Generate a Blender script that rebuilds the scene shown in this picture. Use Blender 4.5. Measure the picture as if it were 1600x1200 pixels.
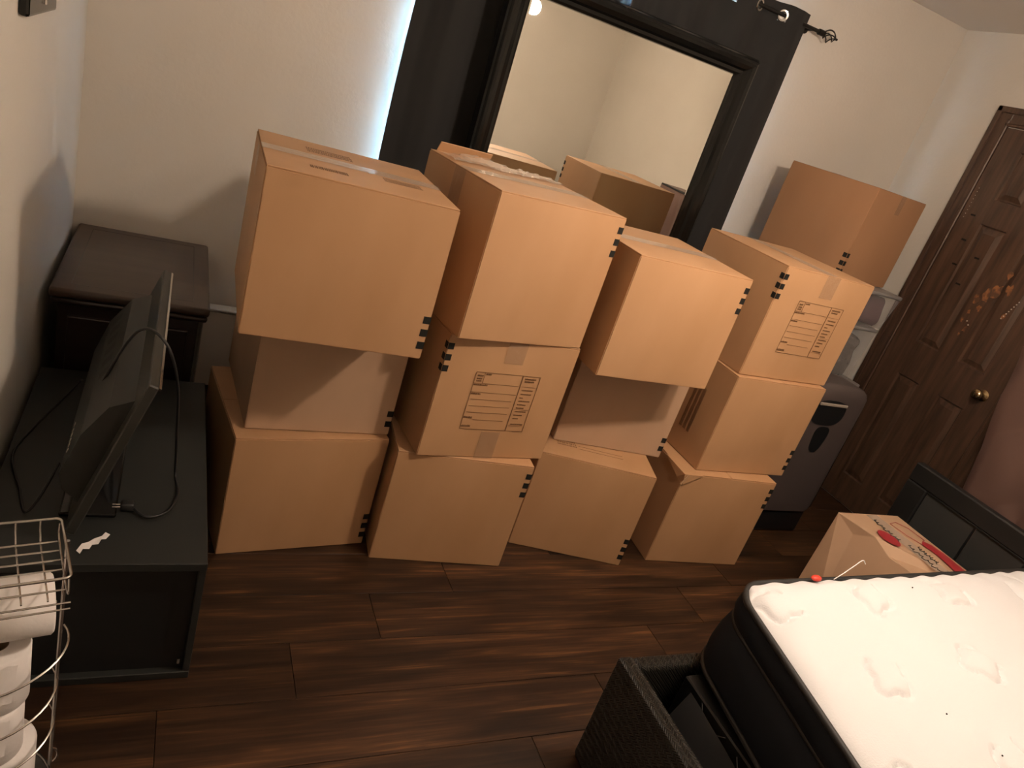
import bpy, bmesh, math, random
from mathutils import Vector, Matrix
from mathutils import noise as mnoise
random.seed(7)
for o in list(bpy.data.objects): bpy.data.objects.remove(o)
S = bpy.context.scene; COL = S.collection
PI = math.pi

# ---------------------------------------------------------------- camera
cd = bpy.data.cameras.new('camera'); cam = bpy.data.objects.new('camera', cd); COL.objects.link(cam)
fw = Vector((0.44678406, 0.81299207, -0.37340045)); rt = Vector((0.88803077, -0.35236163, 0.29536864)); up = Vector((-0.10856037, 0.46355709, 0.87939153))
M = Matrix((rt, up, -fw)).transposed().to_4x4(); M.translation = Vector((0, 0, 1.54693)); cam.matrix_world = M
cd.sensor_width = 36; cd.lens = 1129.151*36/1600; cd.clip_start = 0.02
S.camera = cam
# ---------------------------------------------------------------- world, exposure
w = bpy.data.worlds.new('world'); S.world = w; w.use_nodes = True
bg = w.node_tree.nodes['Background']; bg.inputs[0].default_value = (0.42, 0.72, 1.0, 1); bg.inputs[1].default_value = 40.0
S.view_settings.view_transform = 'Standard'; S.view_settings.look = 'None'; S.view_settings.gamma = 1
S.view_settings.use_curve_mapping = False; S.view_settings.exposure = -0.14
LAMP = 230.0         # radiance of the hanging lamp's opal globe
def area(name, loc, rot, sx, sy, power, col):
    l = bpy.data.lights.new(name, 'AREA'); l.shape = 'RECTANGLE'; l.size = sx; l.size_y = sy; l.energy = power; l.color = col
    o = bpy.data.objects.new(name, l); COL.objects.link(o); o.location = loc; o.rotation_euler = rot; return o
# daylight standing outside the curtained window
area('window_daylight', (1.5, 3.5, 1.5), (-PI/2, 0, 0), 1.7, 1.4, 2600, (0.45, 0.75, 1.0))

# ---------------------------------------------------------------- materials
def mat(name, col, rough=0.6, metal=0.0, spec=0.5, noise=None, bump=None, coat=0.0, alpha=1.0, emit=None, sheen=0.0, trans=0.0):
    m = bpy.data.materials.new(name); m.use_nodes = True; nt = m.node_tree; b = nt.nodes['Principled BSDF']
    b.inputs['Base Color'].default_value = (*col, 1); b.inputs['Roughness'].default_value = rough
    b.inputs['Metallic'].default_value = metal; b.inputs['Specular IOR Level'].default_value = spec
    b.inputs['Coat Weight'].default_value = coat; b.inputs['Alpha'].default_value = alpha
    b.inputs['Sheen Weight'].default_value = sheen; b.inputs['Transmission Weight'].default_value = trans
    if emit: b.inputs['Emission Color'].default_value = (*emit[0], 1); b.inputs['Emission Strength'].default_value = emit[1]
    tc = None
    if noise or bump: tc = nt.nodes.new('ShaderNodeTexCoord')
    if noise:       # (scale, col2, (sx,sy,sz), lo, hi)
        mp = nt.nodes.new('ShaderNodeMapping'); mp.inputs['Scale'].default_value = noise[2]
        n = nt.nodes.new('ShaderNodeTexNoise'); n.inputs['Scale'].default_value = noise[0]; n.inputs['Detail'].default_value = 5
        r = nt.nodes.new('ShaderNodeMapRange'); r.inputs[1].default_value = noise[3]; r.inputs[2].default_value = noise[4]
        mx = nt.nodes.new('ShaderNodeMix'); mx.data_type = 'RGBA'; mx.inputs[6].default_value = (*col, 1); mx.inputs[7].default_value = (*noise[1], 1)
        nt.links.new(tc.outputs['Object'], mp.inputs[0]); nt.links.new(mp.outputs[0], n.inputs[0]); nt.links.new(n.outputs[0], r.inputs[0])
        nt.links.new(r.outputs[0], mx.inputs[0]); nt.links.new(mx.outputs[2], b.inputs['Base Color'])
    if bump:        # (scale, strength, distance)
        n2 = nt.nodes.new('ShaderNodeTexNoise'); n2.inputs['Scale'].default_value = bump[0]; n2.inputs['Detail'].default_value = 3
        bp = nt.nodes.new('ShaderNodeBump'); bp.inputs['Strength'].default_value = bump[1]; bp.inputs['Distance'].default_value = bump[2]
        nt.links.new(tc.outputs['Object'], n2.inputs[0]); nt.links.new(n2.outputs[0], bp.inputs['Height']); nt.links.new(bp.outputs[0], b.inputs['Normal'])
    return m
MT = {}
MT['wall'] = mat('painted_wall', (0.62, 0.575, 0.51), 0.75, noise=(2.0, (0.59, 0.545, 0.48), (1, 1, 1), .35, .65), bump=(60, .35, .002))
MT['ceiling'] = mat('ceiling_paint', (0.66, 0.62, 0.58), 0.8, bump=(80, .4, .002))
MT['subfloor'] = mat('subfloor', (0.012, 0.007, 0.005), 0.9)
MT['baseboard'] = mat('baseboard_paint', (0.6, 0.56, 0.5), 0.45)
MT['white'] = mat('white_paint', (0.8, 0.8, 0.78), 0.4)
MT['card'] = mat('kraft_cardboard', (0.45, 0.26, 0.134), 0.6, spec=.45, noise=(5.0, (0.40, 0.222, 0.108), (1, 1, .35), .3, .7), bump=(220, .12, .0006))
MT['card_grey'] = mat('greyish_cardboard', (0.46, 0.30, 0.195), 0.7, spec=.25, noise=(5.0, (0.42, 0.27, 0.172), (1, 1, .35), .3, .7), bump=(220, .12, .0006))
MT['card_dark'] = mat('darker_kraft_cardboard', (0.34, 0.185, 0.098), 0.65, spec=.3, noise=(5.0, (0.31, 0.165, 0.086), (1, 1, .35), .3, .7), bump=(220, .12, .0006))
MT['card_in'] = mat('cardboard_cut_edge', (0.40, 0.24, 0.13), 0.85)
MT['card_pale'] = mat('pale_cardboard', (0.50, 0.33, 0.215), 0.55, spec=.4, noise=(4, (0.46, 0.30, 0.19), (1, 1, 1), .3, .7))
MT['ink'] = mat('black_print', (0.014, 0.013, 0.011), 0.7, spec=.2)
MT['ink_soft'] = mat('brown_print', (0.15, 0.075, 0.032), 0.7)
MT['ink_red'] = mat('red_print', (0.33, 0.028, 0.035), 0.5)
MT['tape'] = mat('clear_packing_tape', (0.66, 0.55, 0.45), 0.14, spec=.8, alpha=.5, bump=(35, .5, .003))
MT['tape_face'] = mat('clear_tape_on_card', (0.40, 0.27, 0.18), 0.12, spec=.9, alpha=.30, bump=(30, .6, .003))
MT['curtain'] = mat('black_curtain', (0.0095, 0.0095, 0.0095), 0.85, sheen=.06, bump=(300, .2, .0006))
MT['bounce_lining'] = mat('added_bounce_lining', (0.72, 0.73, 0.75), 0.9)  # unseen pale curtain back, added to bounce window light onto the wall
MT['mirror'] = mat('mirror_glass', (0.9, 0.9, 0.84), 0.012, metal=1.0)
MT['gloss_black'] = mat('black_lacquer', (0.0055, 0.0055, 0.005), 0.14, spec=.38)
MT['iron'] = mat('wrought_iron', (0.02, 0.018, 0.016), 0.5, metal=.6)
MT['chrome'] = mat('brushed_steel', (0.55, 0.53, 0.50), 0.25, metal=1.0)
MT['cherry'] = mat('dark_cherry_wood', (0.018, 0.0075, 0.0055), 0.3, coat=.15, noise=(3, (0.011, 0.0045, 0.0035), (1, 12, 12), .3, .7))
MT['cherry_top'] = mat('dark_cherry_top', (0.060, 0.036, 0.026), 0.35, coat=.2, noise=(3, (0.042, 0.024, 0.017), (1, 10, 10), .3, .7))
MT['stand'] = mat('charcoal_laminate', (0.0155, 0.017, 0.0155), 0.5, noise=(5, (0.013, 0.0145, 0.0132), (1, 1, 1), .3, .7))
MT['stand_dark'] = mat('black_laminate', (0.0075, 0.008, 0.008), 0.5)
MT['tv'] = mat('black_plastic', (0.017, 0.018, 0.0155), 0.45, bump=(400, .15, .0004))
MT['tv_grey'] = mat('dark_grey_plastic', (0.024, 0.0235, 0.019), 0.42)
MT['screen'] = mat('dark_screen', (0.004, 0.004, 0.004), 0.12)
MT['rubber'] = mat('black_rubber', (0.01, 0.01, 0.01), 0.5)
MT['paper'] = mat('white_tissue', (0.82, 0.79, 0.78), 0.9, bump=(90, .4, .002))
MT['core'] = mat('cardboard_core', (0.3, 0.2, 0.12), 0.9)
MT['mattress'] = mat('cream_knit_cover', (0.68, 0.69, 0.715), 0.9, bump=(260, .55, .0012))
MT['navy'] = mat('navy_border_fabric', (0.004, 0.0066, 0.0115), 0.8, spec=.3, bump=(400, .3, .0006))
MT['piping'] = mat('black_piping', (0.012, 0.012, 0.012), 0.6, bump=(500, .5, .0006))
MT['satin'] = mat('brown_satin', (0.118, 0.068, 0.055), 0.46, spec=.38)
MT['panel_grey'] = mat('slate_panel', (0.028, 0.030, 0.029), 0.5)
MT['appliance'] = mat('taupe_grey_plastic', (0.070, 0.055, 0.053), 0.42)
MT['appl_black'] = mat('black_grip', (0.008, 0.009, 0.010), 0.3)
MT['brass'] = mat('brass', (0.50, 0.37, 0.20), 0.25, metal=1.0)
MT['bin'] = mat('clear_bin_plastic', (0.38, 0.36, 0.36), 0.2, alpha=.25, bump=(14, .6, .01))
MT['bag'] = mat('crumpled_clear_bag', (0.17, 0.155, 0.145), 0.22, alpha=.85, bump=(22, 1.0, .02))
MT['lidp0'] = mat('beige_plastic_bar', (0.28, 0.24, 0.20), 0.4)
MT['mauve'] = mat('mauve_fabric', (0.10, 0.05, 0.06), 0.8)
MT['red'] = mat('red_plastic', (0.6, 0.05, 0.03), 0.4)
MT['pad'] = mat('black_quilted_fabric', (0.018, 0.018, 0.019), 0.4)
MT['pad_line'] = mat('quilting_thread', (0.07, 0.07, 0.07), 0.5)
MT['globe'] = mat('lit_opal_glass', (1, .9, .75), 0.4, emit=((1.0, 0.80, 0.62), LAMP))
MT['globe_bright'] = mat('brighter_lit_opal_glass', (1, .9, .75), 0.4, emit=((1.0, 0.80, 0.63), LAMP*3.3))
MT['scuff'] = mat('orange_wood_scuff', (0.30, 0.125, 0.045), 0.55, noise=(40, (0.11, 0.055, 0.03), (1, 1, 1), .4, .6))
MT['fleck'] = mat('pale_paint_fleck', (0.45, 0.40, 0.34), 0.6)
MT['glasspane'] = mat('window_glass', (1, 1, 1), 0.02, trans=1.0)

def wood_floor():
    m = bpy.data.materials.new('walnut_laminate'); m.use_nodes = True; nt = m.node_tree; b = nt.nodes['Principled BSDF']; N = nt.nodes.new; L = nt.links.new
    tc = N('ShaderNodeTexCoord'); oi = N('ShaderNodeObjectInfo'); add = N('ShaderNodeVectorMath'); add.operation = 'MULTIPLY_ADD'
    sc = N('ShaderNodeCombineXYZ'); 
    for i, k in enumerate((37., 91., 13.)):
        mm = N('ShaderNodeMath'); mm.operation = 'MULTIPLY'; mm.inputs[1].default_value = k; L(oi.outputs['Random'], mm.inputs[0]); L(mm.outputs[0], sc.inputs[i])
    add.inputs[1].default_value = (1, 1, 1); L(tc.outputs['Object'], add.inputs[0]); L(sc.outputs[0], add.inputs[2])
    def noi(scale, vec, det=4, dist=0.):
        mp = N('ShaderNodeMapping'); mp.inputs['Scale'].default_value = vec; n = N('ShaderNodeTexNoise'); n.inputs['Scale'].default_value = scale
        n.inputs['Detail'].default_value = det; n.inputs['Distortion'].default_value = dist; L(add.outputs[0], mp.inputs[0]); L(mp.outputs[0], n.inputs[0]); return n
    a = noi(3.2, (.6, 8, 1), 4, .9); c = noi(9., (.5, 14, 1), 5); d = noi(1.6, (1.2, 4, 1), 2, .6)
    r1 = N('ShaderNodeValToRGB'); e = r1.color_ramp.elements
    e[0].position = .30; e[0].color = (0.013, 0.0062, 0.0033, 1); e[1].position = .69; e[1].color = (0.185, 0.082, 0.030, 1)
    x = r1.color_ramp.elements.new(.47); x.color = (0.032, 0.0145, 0.007, 1); x = r1.color_ramp.elements.new(.58); x.color = (0.062, 0.028, 0.012, 1)
    mix = N('ShaderNodeMath'); mix.operation = 'MULTIPLY_ADD'; mix.inputs[1].default_value = .35; L(c.outputs[0], mix.inputs[0])
    m2 = N('ShaderNodeMath'); m2.operation = 'MULTIPLY'; m2.inputs[1].default_value = .65; L(a.outputs[0], m2.inputs[0]); L(m2.outputs[0], mix.inputs[2])
    L(mix.outputs[0], r1.inputs[0])
    r2 = N('ShaderNodeMapRange'); r2.inputs[1].default_value = .35; r2.inputs[2].default_value = .65; r2.inputs[3].default_value = .55; r2.inputs[4].default_value = 1.15; L(d.outputs[0], r2.inputs[0])
    r3 = N('ShaderNodeMapRange'); r3.inputs[3].default_value = .8; r3.inputs[4].default_value = 1.15; L(oi.outputs['Random'], r3.inputs[0])
    mu = N('ShaderNodeMath'); mu.operation = 'MULTIPLY'; L(r2.outputs[0], mu.inputs[0]); L(r3.outputs[0], mu.inputs[1])
    vm = N('ShaderNodeVectorMath'); vm.operation = 'SCALE'; L(r1.outputs[0], vm.inputs[0]); L(mu.outputs[0], vm.inputs['Scale'])
    L(vm.outputs[0], b.inputs['Base Color']); b.inputs['Roughness'].default_value = .38; b.inputs['Specular IOR Level'].default_value = .35
    bp = N('ShaderNodeBump'); bp.inputs['Strength'].default_value = .25; bp.inputs['Distance'].default_value = .0015; L(c.outputs[0], bp.inputs['Height']); L(bp.outputs[0], b.inputs['Normal'])
    return m
MT['floor'] = wood_floor()
def door_wood():
    m = bpy.data.materials.new('stained_door_wood'); m.use_nodes = True; nt = m.node_tree; b = nt.nodes['Principled BSDF']; N = nt.nodes.new; L = nt.links.new
    tc = N('ShaderNodeTexCoord'); mp = N('ShaderNodeMapping'); mp.inputs['Scale'].default_value = (9, 9, .8); n = N('ShaderNodeTexNoise'); n.inputs['Scale'].default_value = 5; n.inputs['Detail'].default_value = 6
    L(tc.outputs['Object'], mp.inputs[0]); L(mp.outputs[0], n.inputs[0])
    r = N('ShaderNodeValToRGB'); e = r.color_ramp.elements; e[0].position = .3; e[0].color = (0.040, 0.022, 0.014, 1); e[1].position = .75; e[1].color = (0.105, 0.058, 0.036, 1); L(n.outputs[0], r.inputs[0])
    L(r.outputs[0], b.inputs['Base Color']); b.inputs['Roughness'].default_value = .36; b.inputs['Coat Weight'].default_value = .15
    return m
MT['door'] = door_wood()
def leather():
    m = mat('herringbone_faux_leather', (0.016, 0.0145, 0.0115), 0.42, spec=.45); nt = m.node_tree; b = nt.nodes['Principled BSDF']; N = nt.nodes.new; L = nt.links.new
    tc = N('ShaderNodeTexCoord'); sp = N('ShaderNodeSeparateXYZ'); L(tc.outputs['Object'], sp.inputs[0])
    def mth(op, a, bb=None):
        q = N('ShaderNodeMath'); q.operation = op
        for i, v in enumerate((a, bb)):
            if v is None: continue
            if isinstance(v, (int, float)): q.inputs[i].default_value = v
            else: L(v, q.inputs[i])
        return q.outputs[0]
    s = mth('ADD', sp.outputs[0], sp.outputs[2]); t = mth('PINGPONG', s, .010); y = mth('ADD', mth('MULTIPLY', sp.outputs[1], 1.0), t)
    k = mth('SINE', mth('MULTIPLY', y, 785.))
    bp = N('ShaderNodeBump'); bp.inputs['Strength'].default_value = 1.0; bp.inputs['Distance'].default_value = .002; L(k, bp.inputs['Height']); mr_ = N('ShaderNodeMapRange'); mr_.inputs[1].default_value = -1; L(k, mr_.inputs[0]); mx = N('ShaderNodeMix'); mx.data_type = 'RGBA'; mx.inputs[6].default_value = (.007, .0065, .0055, 1); mx.inputs[7].default_value = (.028, .025, .019, 1); L(mr_.outputs[0], mx.inputs[0]); L(mx.outputs[2], b.inputs['Base Color']); L(bp.outputs[0], b.inputs['Normal'])
    return m
MT['leather'] = leather()

# ---------------------------------------------------------------- mesh helpers
def finish(bm, name, m, parent=None, smooth=False, loc=None, rotz=None, sharp=50):
    me = bpy.data.meshes.new(name); bm.normal_update(); bm.to_mesh(me); bm.free()
    for x in (m if isinstance(m, (list, tuple)) else [m]): me.materials.append(x)
    if smooth:
        for p in me.polygons: p.use_smooth = True
        me.set_sharp_from_angle(angle=math.radians(sharp))
    o = bpy.data.objects.new(name, me); COL.objects.link(o)
    if parent: o.parent = parent
    if loc: o.location = loc
    if rotz is not None: o.rotation_euler = (0, 0, rotz)
    return o
def thing(name, label, cat, loc=(0, 0, 0), rotz=0, group=None):
    o = bpy.data.objects.new(name, None); COL.objects.link(o); o.empty_display_size = .05
    o.location = loc; o.rotation_euler = (0, 0, rotz); o['label'] = label; o['category'] = cat
    if group: o['group'] = group
    return o
def tag(o, label, cat, group=None):
    o['label'] = label; o['category'] = cat
    if group: o['group'] = group
    return o
def struct(o): o['kind'] = 'structure'; return o
def box(bm, x0, x1, y0, y1, z0, z1, bev=0.0, seg=1, mi=0, M=None):
    r = bmesh.ops.create_cube(bm, size=1); vs = r['verts']
    for v in vs: v.co = Vector(((x0+x1)/2+v.co.x*(x1-x0), (y0+y1)/2+v.co.y*(y1-y0), (z0+z1)/2+v.co.z*(z1-z0)))
    fs = list({f for v in vs for f in v.link_faces})
    if bev > 0:
        es = list({e for v in vs for e in v.link_edges})
        rr = bmesh.ops.bevel(bm, geom=es, offset=bev, segments=seg, affect='EDGES', profile=.5)
        vs = list({v for f in rr['faces'] for v in f.verts} | {v for v in vs if v.is_valid}); fs = list({f for v in vs for f in v.link_faces})
    for f in fs: f.material_index = mi
    if M: bmesh.ops.transform(bm, matrix=M, verts=vs)
    return vs
def bx(name, m, dims, parent=None, bev=0.0, seg=1, M=None, smooth=False):
    bm = bmesh.new(); box(bm, *dims, bev=bev, seg=seg, M=M); return finish(bm, name, m, parent, smooth)
def tube(bm, pts, r, n=8, closed=False, cap=True):
    pts = [Vector(p) for p in pts]; N = len(pts); rings = []; prev = None
    for i, p in enumerate(pts):
        if closed: t = pts[(i+1) % N]-pts[i-1]
        else: t = pts[min(i+1, N-1)]-pts[max(i-1, 0)]
        t.normalize()
        if prev is None: a = t.orthogonal().normalized()
        else: a = (prev-t*prev.dot(t)); a = a.normalized() if a.length > 1e-6 else t.orthogonal().normalized()
        prev = a; b = t.cross(a); rr = r[i] if isinstance(r, (list, tuple)) else r
        rings.append([bm.verts.new(p+(a*math.cos(2*PI*k/n)+b*math.sin(2*PI*k/n))*rr) for k in range(n)])
    for i in range(N if closed else N-1):
        A, B = rings[i], rings[(i+1) % N]; off = 0
        if closed and i == N-1:
            off = min(range(n), key=lambda q: (A[0].co-B[q].co).length)
        for k in range(n): bm.faces.new((A[k], A[(k+1) % n], B[(k+1+off) % n], B[(k+off) % n]))
    if cap and not closed: bm.faces.new(rings[0][::-1]); bm.faces.new(rings[-1])
def smooth_path(pts, k=8):
    P = [Vector(p) for p in pts]; out = []
    for i in range(len(P)-1):
        a = P[max(i-1, 0)]; b = P[i]; c = P[i+1]; d = P[min(i+2, len(P)-1)]
        for j in range(k):
            t = j/k; out.append(.5*((2*b)+(-a+c)*t+(2*a-5*b+4*c-d)*t*t+(-a+3*b-3*c+d)*t**3))
    out.append(P[-1]); return out
def lathe(bm, prof, n=24, M=None):
    rings = []
    for r, z in prof:
        rings.append([bm.verts.new((r*math.cos(2*PI*k/n), r*math.sin(2*PI*k/n), z)) for k in range(n)])
    for i in range(len(rings)-1):
        for k in range(n): bm.faces.new((rings[i][k], rings[i][(k+1) % n], rings[i+1][(k+1) % n], rings[i+1][k]))
    if prof[0][0] > 1e-5: bm.faces.new(rings[0][::-1])
    if prof[-1][0] > 1e-5: bm.faces.new(rings[-1])
    if M: bmesh.ops.transform(bm, matrix=M, verts=[v for r in rings for v in r])
def quad(bm, o, u, v, a0, a1, b0, b1, t=.0006, nrm=None):
    """thin print/tape patch on the plane o + a*u + b*v, raised t along nrm"""
    n = nrm or u.cross(v).normalized(); n = n*t
    c = [o+u*a+v*b for a, b in ((a0, b0), (a1, b0), (a1, b1), (a0, b1))]
    top = [bm.verts.new(p+n) for p in c]; bot = [bm.verts.new(p+n*.2) for p in c]
    bm.faces.new(top)
    for i in range(4): bm.faces.new((bot[i], bot[(i+1) % 4], top[(i+1) % 4], top[i]))

# ---------------------------------------------------------------- room shell
XL, XR, YF, YB, ZC = -0.312, 3.50, -0.76, 3.00, 2.44
WX0, WX1, WZ0, WZ1 = 0.762, 2.22, 0.80, 2.05
def wall(name, boxes, m=None):
    bm = bmesh.new()
    for b in boxes: box(bm, *b)
    return struct(finish(bm, name, m or MT['wall']))
wall('wall_back', [(XL, WX0, YB, YB+.12, 0, ZC), (WX1, XR, YB, YB+.12, 0, ZC), (WX0, WX1, YB, YB+.12, 0, WZ0), (WX0, WX1, YB, YB+.12, WZ1, ZC)])
wall('wall_left', [(XL-.12, XL, YF-.12, YB+.12, 0, ZC)])
wall('wall_front', [(XL, XR, YF-.12, YF, 0, ZC)])
wall('wall_right', [(XR, XR+.12, YF-.12, YB+.12, 0, ZC)])
wall('ceiling', [(XL-.12, XR+.12, YF-.12, YB+.12, ZC, ZC+.1)], MT['ceiling'])
fl = wall('floor', [(XL-.12, XR+.12, YF-.12, YB+.12, -.06, -.009)], MT['subfloor'])
# floor planks, each its own piece
PW, PL = 0.187, 1.22
cache = {}
k = -12; offs = {0: .42, 1: .68, 2: .965, -1: .10, -2: -.2, 3: .2}
while 1.312+PW*k < YB:
    y0 = 1.312+PW*k; y1 = min(y0+PW, YB); y0c = max(y0, YF)
    if y1 > YF+.01:
        off = offs.get(k, XL+((k*0.433) % 1.0)*PL); x = off-math.ceil((off-XL)/PL)*PL
        while x < XR:
            a = max(x, XL); b = min(x+PL, XR)
            if b-a > .02:
                key = (round(b-a, 3), round(y1-y0c, 3))
                if key not in cache:
                    bm = bmesh.new(); g = .0008
                    box(bm, g, b-a-g, g, y1-y0c-g, -.009, 0, bev=.0007)
                    o = finish(bm, 'plank', MT['floor'], fl); cache[key] = o.data
                else:
                    o = bpy.data.objects.new('plank', cache[key]); COL.objects.link(o); o.parent = fl
                o.location = (a, y0c, 0)
            x += PL
    k += 1
def baseb(name, dims): struct(bx(name, MT['baseboard'], dims, bev=.004))
baseb('baseboard_left', (XL, XL+.014, YF, YB, 0, .10))
baseb('baseboard_back', (XL+.014, XR-.014, YB-.014, YB, 0, .10))
bm = bmesh.new(); box(bm, XR-.014, XR, YF, 1.83, 0, .10, bev=.004); box(bm, XR-.014, XR, 2.62, YB, 0, .10, bev=.004); struct(finish(bm, 'baseboard_right', MT['baseboard']))
baseb('baseboard_front', (XL+.014, XR-.014, YF, YF+.014, 0, .10))

# window in the back wall, behind the curtain
wn = struct(bpy.data.objects.new('window_1', None)); COL.objects.link(wn); wn.location = ((WX0+WX1)/2, YB, WZ0)
def wpart(name, m, lst):
    bm = bmesh.new()
    for b in lst: box(bm, *b, bev=.002)
    bmesh.ops.translate(bm, verts=bm.verts, vec=(-(WX0+WX1)/2, -YB, -WZ0)); return finish(bm, name, m, wn)
f = .045
wpart('window_frame', MT['white'], [(WX0, WX0+f, YB+.05, YB+.09, WZ0, WZ1), (WX1-f, WX1, YB+.05, YB+.09, WZ0, WZ1), (WX0, WX1, YB+.05, YB+.09, WZ0, WZ0+f), (WX0, WX1, YB+.05, YB+.09, WZ1-f, WZ1), (WX0, WX1, YB+.05, YB+.09, (WZ0+WZ1)/2-.02, (WZ0+WZ1)/2+.02)])
wpart('glass', MT['glasspane'], [(WX0+f, WX1-f, YB+.068, YB+.072, WZ0+f, WZ1-f)])

# door on the right wall
dr = struct(bpy.data.objects.new('door_1', None)); COL.objects.link(dr); dr.location = (XR, 2.20, 0)
def dpart(name, bm, m, smooth=False, parent=None):
    bmesh.ops.translate(bm, verts=bm.verts, vec=(-XR, -2.20, 0)); return finish(bm, name, m, parent or dr, smooth)
DY0, DY1, DZ1 = 1.885, 2.525, 2.035
bm = bmesh.new()
def trimv(bm, y0, y1, z0, z1):
    box(bm, XR-.016, XR, y0, y1, z0, z1, bev=.003)
for (y0, y1, z0, z1) in ((DY1, DY1+.085, 0, DZ1+.085), (DY0-.085, DY0, 0, DZ1+.085)):
    box(bm, XR-.014, XR, y0, y1, z0, z1, bev=.003)
    s = 1 if y0 > 2 else -1; yo = y1 if s > 0 else y0; yi = y0 if s > 0 else y1
    a, b = sorted((yo-s*.028, yo)); box(bm, XR-.026, XR, a, b, z0, z1, bev=.005, seg=2)
    a, b = sorted((yi, yi+s*.016)); box(bm, XR-.020, XR, a, b, z0, z1-.055, bev=.004)
box(bm, XR-.014, XR, DY0, DY1, DZ1, DZ1+.085, bev=.003); box(bm, XR-.026, XR, DY0-.085, DY1+.085, DZ1+.057, DZ1+.085, bev=.005, seg=2); box(bm, XR-.020, XR, DY0-.02, DY1+.02, DZ1, DZ1+.016, bev=.004)
dpart('door_casing', bm, MT['door'])
cols = ((2.262, 2.400), (2.003, 2.150)); rows = ((.16, .785), (.968, 1.592), (1.71, 1.937))
bm = bmesh.new(); xs0, xs1 = XR-.012, XR+.03
for a, b in ((DY0+.003, cols[1][0]), (cols[1][1], cols[0][0]), (cols[0][1], DY1-.003)): box(bm, xs0, xs1, a, b, .008, DZ1-.004)
for a, b in ((.008, rows[0][0]), (rows[0][1], rows[1][0]), (rows[1][1], rows[2][0]), (rows[2][1], DZ1-.004)):
    for c in cols: box(bm, xs0+.0004, xs1, c[0]-.001, c[1]+.001, a, b)
dpart('door_frame_boards', bm, MT['door'])
for c in cols:
    for r in rows:
        bm = bmesh.new(); y0, y1 = c; z0, z1 = r; b = .03
        ring = lambda x, i: [bm.verts.new((x, y, z)) for y, z in ((y0+i, z0+i), (y1-i, z0+i), (y1-i, z1-i), (y0+i, z1-i))]
        R = [ring(xs0, 0), ring(xs0+.010, .006), ring(xs0+.010, .012), ring(xs0+.001, .036)]
        for A, B in zip(R, R[1:]):
            for i in range(4): bm.faces.new((A[i], B[i], B[(i+1) % 4], A[(i+1) % 4]))
        bm.faces.new(R[-1][::-1]); bmesh.ops.recalc_face_normals(bm, faces=bm.faces)
        dpart('door_panel', bm, MT['door'])
# knob
bm = bmesh.new(); lathe(bm, [(.0, .0), (.028, .0), (.028, .004), (.012, .010), (.009, .022), (.010, .030), (.022, .037), (.027, .048), (.024, .058), (.012, .064), (0, .065)], 24, Matrix.Translation((XR-.012, 1.955, .885)) @ Matrix.Rotation(-PI/2, 4, 'Y'))
dpart('door_knob', bm, MT['brass'], True)
# worn orange scuffs and small pale flecks on the door face
bm = bmesh.new(); random.seed(3)
for (y, z, s) in ((2.20, 1.12, .016), (2.226, 1.27, .024), (2.158, 1.337, .034), (2.19, 1.30, .03), (2.068, 1.244, .014), (2.238, 1.155, .012), (2.105, 1.36, .026), (2.228, 1.20, .012), (2.215, 1.09, .010), (2.14, 1.42, .02), (2.19, 1.235, .018)):
    n = 11; c = bm.verts.new((xs0-.0012, y, z)); vs = []
    for i in range(n):
        t = 2*PI*i/n; r = s*(.5+.7*random.random()); vs.append(bm.verts.new((xs0-.0008, y+r*.7*math.cos(t), z+r*1.1*math.sin(t))))
    for i in range(n): bm.faces.new((c, vs[i], vs[(i+1) % n]))
bmesh.ops.recalc_face_normals(bm, faces=bm.faces)
dpart('scuff_marks', bm, MT['scuff'])['label'] = 'orange worn scuffs on the dark door'
bm = bmesh.new()
for i in range(8):
    bmesh.ops.create_icosphere(bm, subdivisions=1, radius=.0035, matrix=Matrix.Translation((xs0-.001, 2.072-.005*i, 1.232+.0135*i)))
for i in range(9): bmesh.ops.create_icosphere(bm, subdivisions=1, radius=.0022, matrix=Matrix.Translation((xs0-.001, 2.50, 1.60+.018*i)))
for (y, z) in ((2.195, 1.145), (2.21, 1.16)): bmesh.ops.create_icosphere(bm, subdivisions=1, radius=.004, matrix=Matrix.Translation((xs0-.001, y, z)))
dpart('paint_flecks', bm, MT['fleck'])['label'] = 'row of tiny pale flecks'
bm = bmesh.new()
for (y, z) in ((2.44, 1.50), (2.42, 1.38), (2.33, 1.44), (2.35, 1.30), (2.46, 1.62)): box(bm, xs0-.001, xs0+.001, y-.014, y+.012, z-.004, z+.004, bev=.001)
dpart('dark_nicks', bm, MT['ink'])

# ---------------------------------------------------------------- curtain, rod, mirror
bm = bmesh.new(); tube(bm, [(.55, 2.925, 2.142), (2.55, 2.925, 2.142)], .008, 12)
rod = thing('curtain_rod', 'black metal curtain rod with twisted wire cage finial above the window', 'curtain rod', (1.6, 2.925, 2.142))
def rebase(o, p): o.data.transform(Matrix.Translation(-Vector(p))); return o
rebase(finish(bm, 'rod', MT['iron'], rod, True), rod.location)
bm = bmesh.new()
for s in (1,):
    tube(bm, [(2.535, 2.925, 2.142), (2.57, 2.925, 2.142)], .013, 12)
rebase(finish(bm, 'finial_collar', MT['iron'], rod, True), rod.location)
bm = bmesh.new()
for q in range(5):
    pts = []
    for i in range(17):
        t = i/16; a = 2*PI*q/5+t*2.6; r = .026*math.sin(PI*min(1, t*1.02)**.8)+.002
        pts.append((2.57+.075*t, 2.925+r*math.cos(a), 2.142+r*math.sin(a)))
    tube(bm, pts, .0028, 6)
tube(bm, [(2.64, 2.925, 2.142), (2.655, 2.925, 2.142)], .005, 8)
rebase(finish(bm, 'finial_cage', MT['iron'], rod, True), rod.location)
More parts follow.
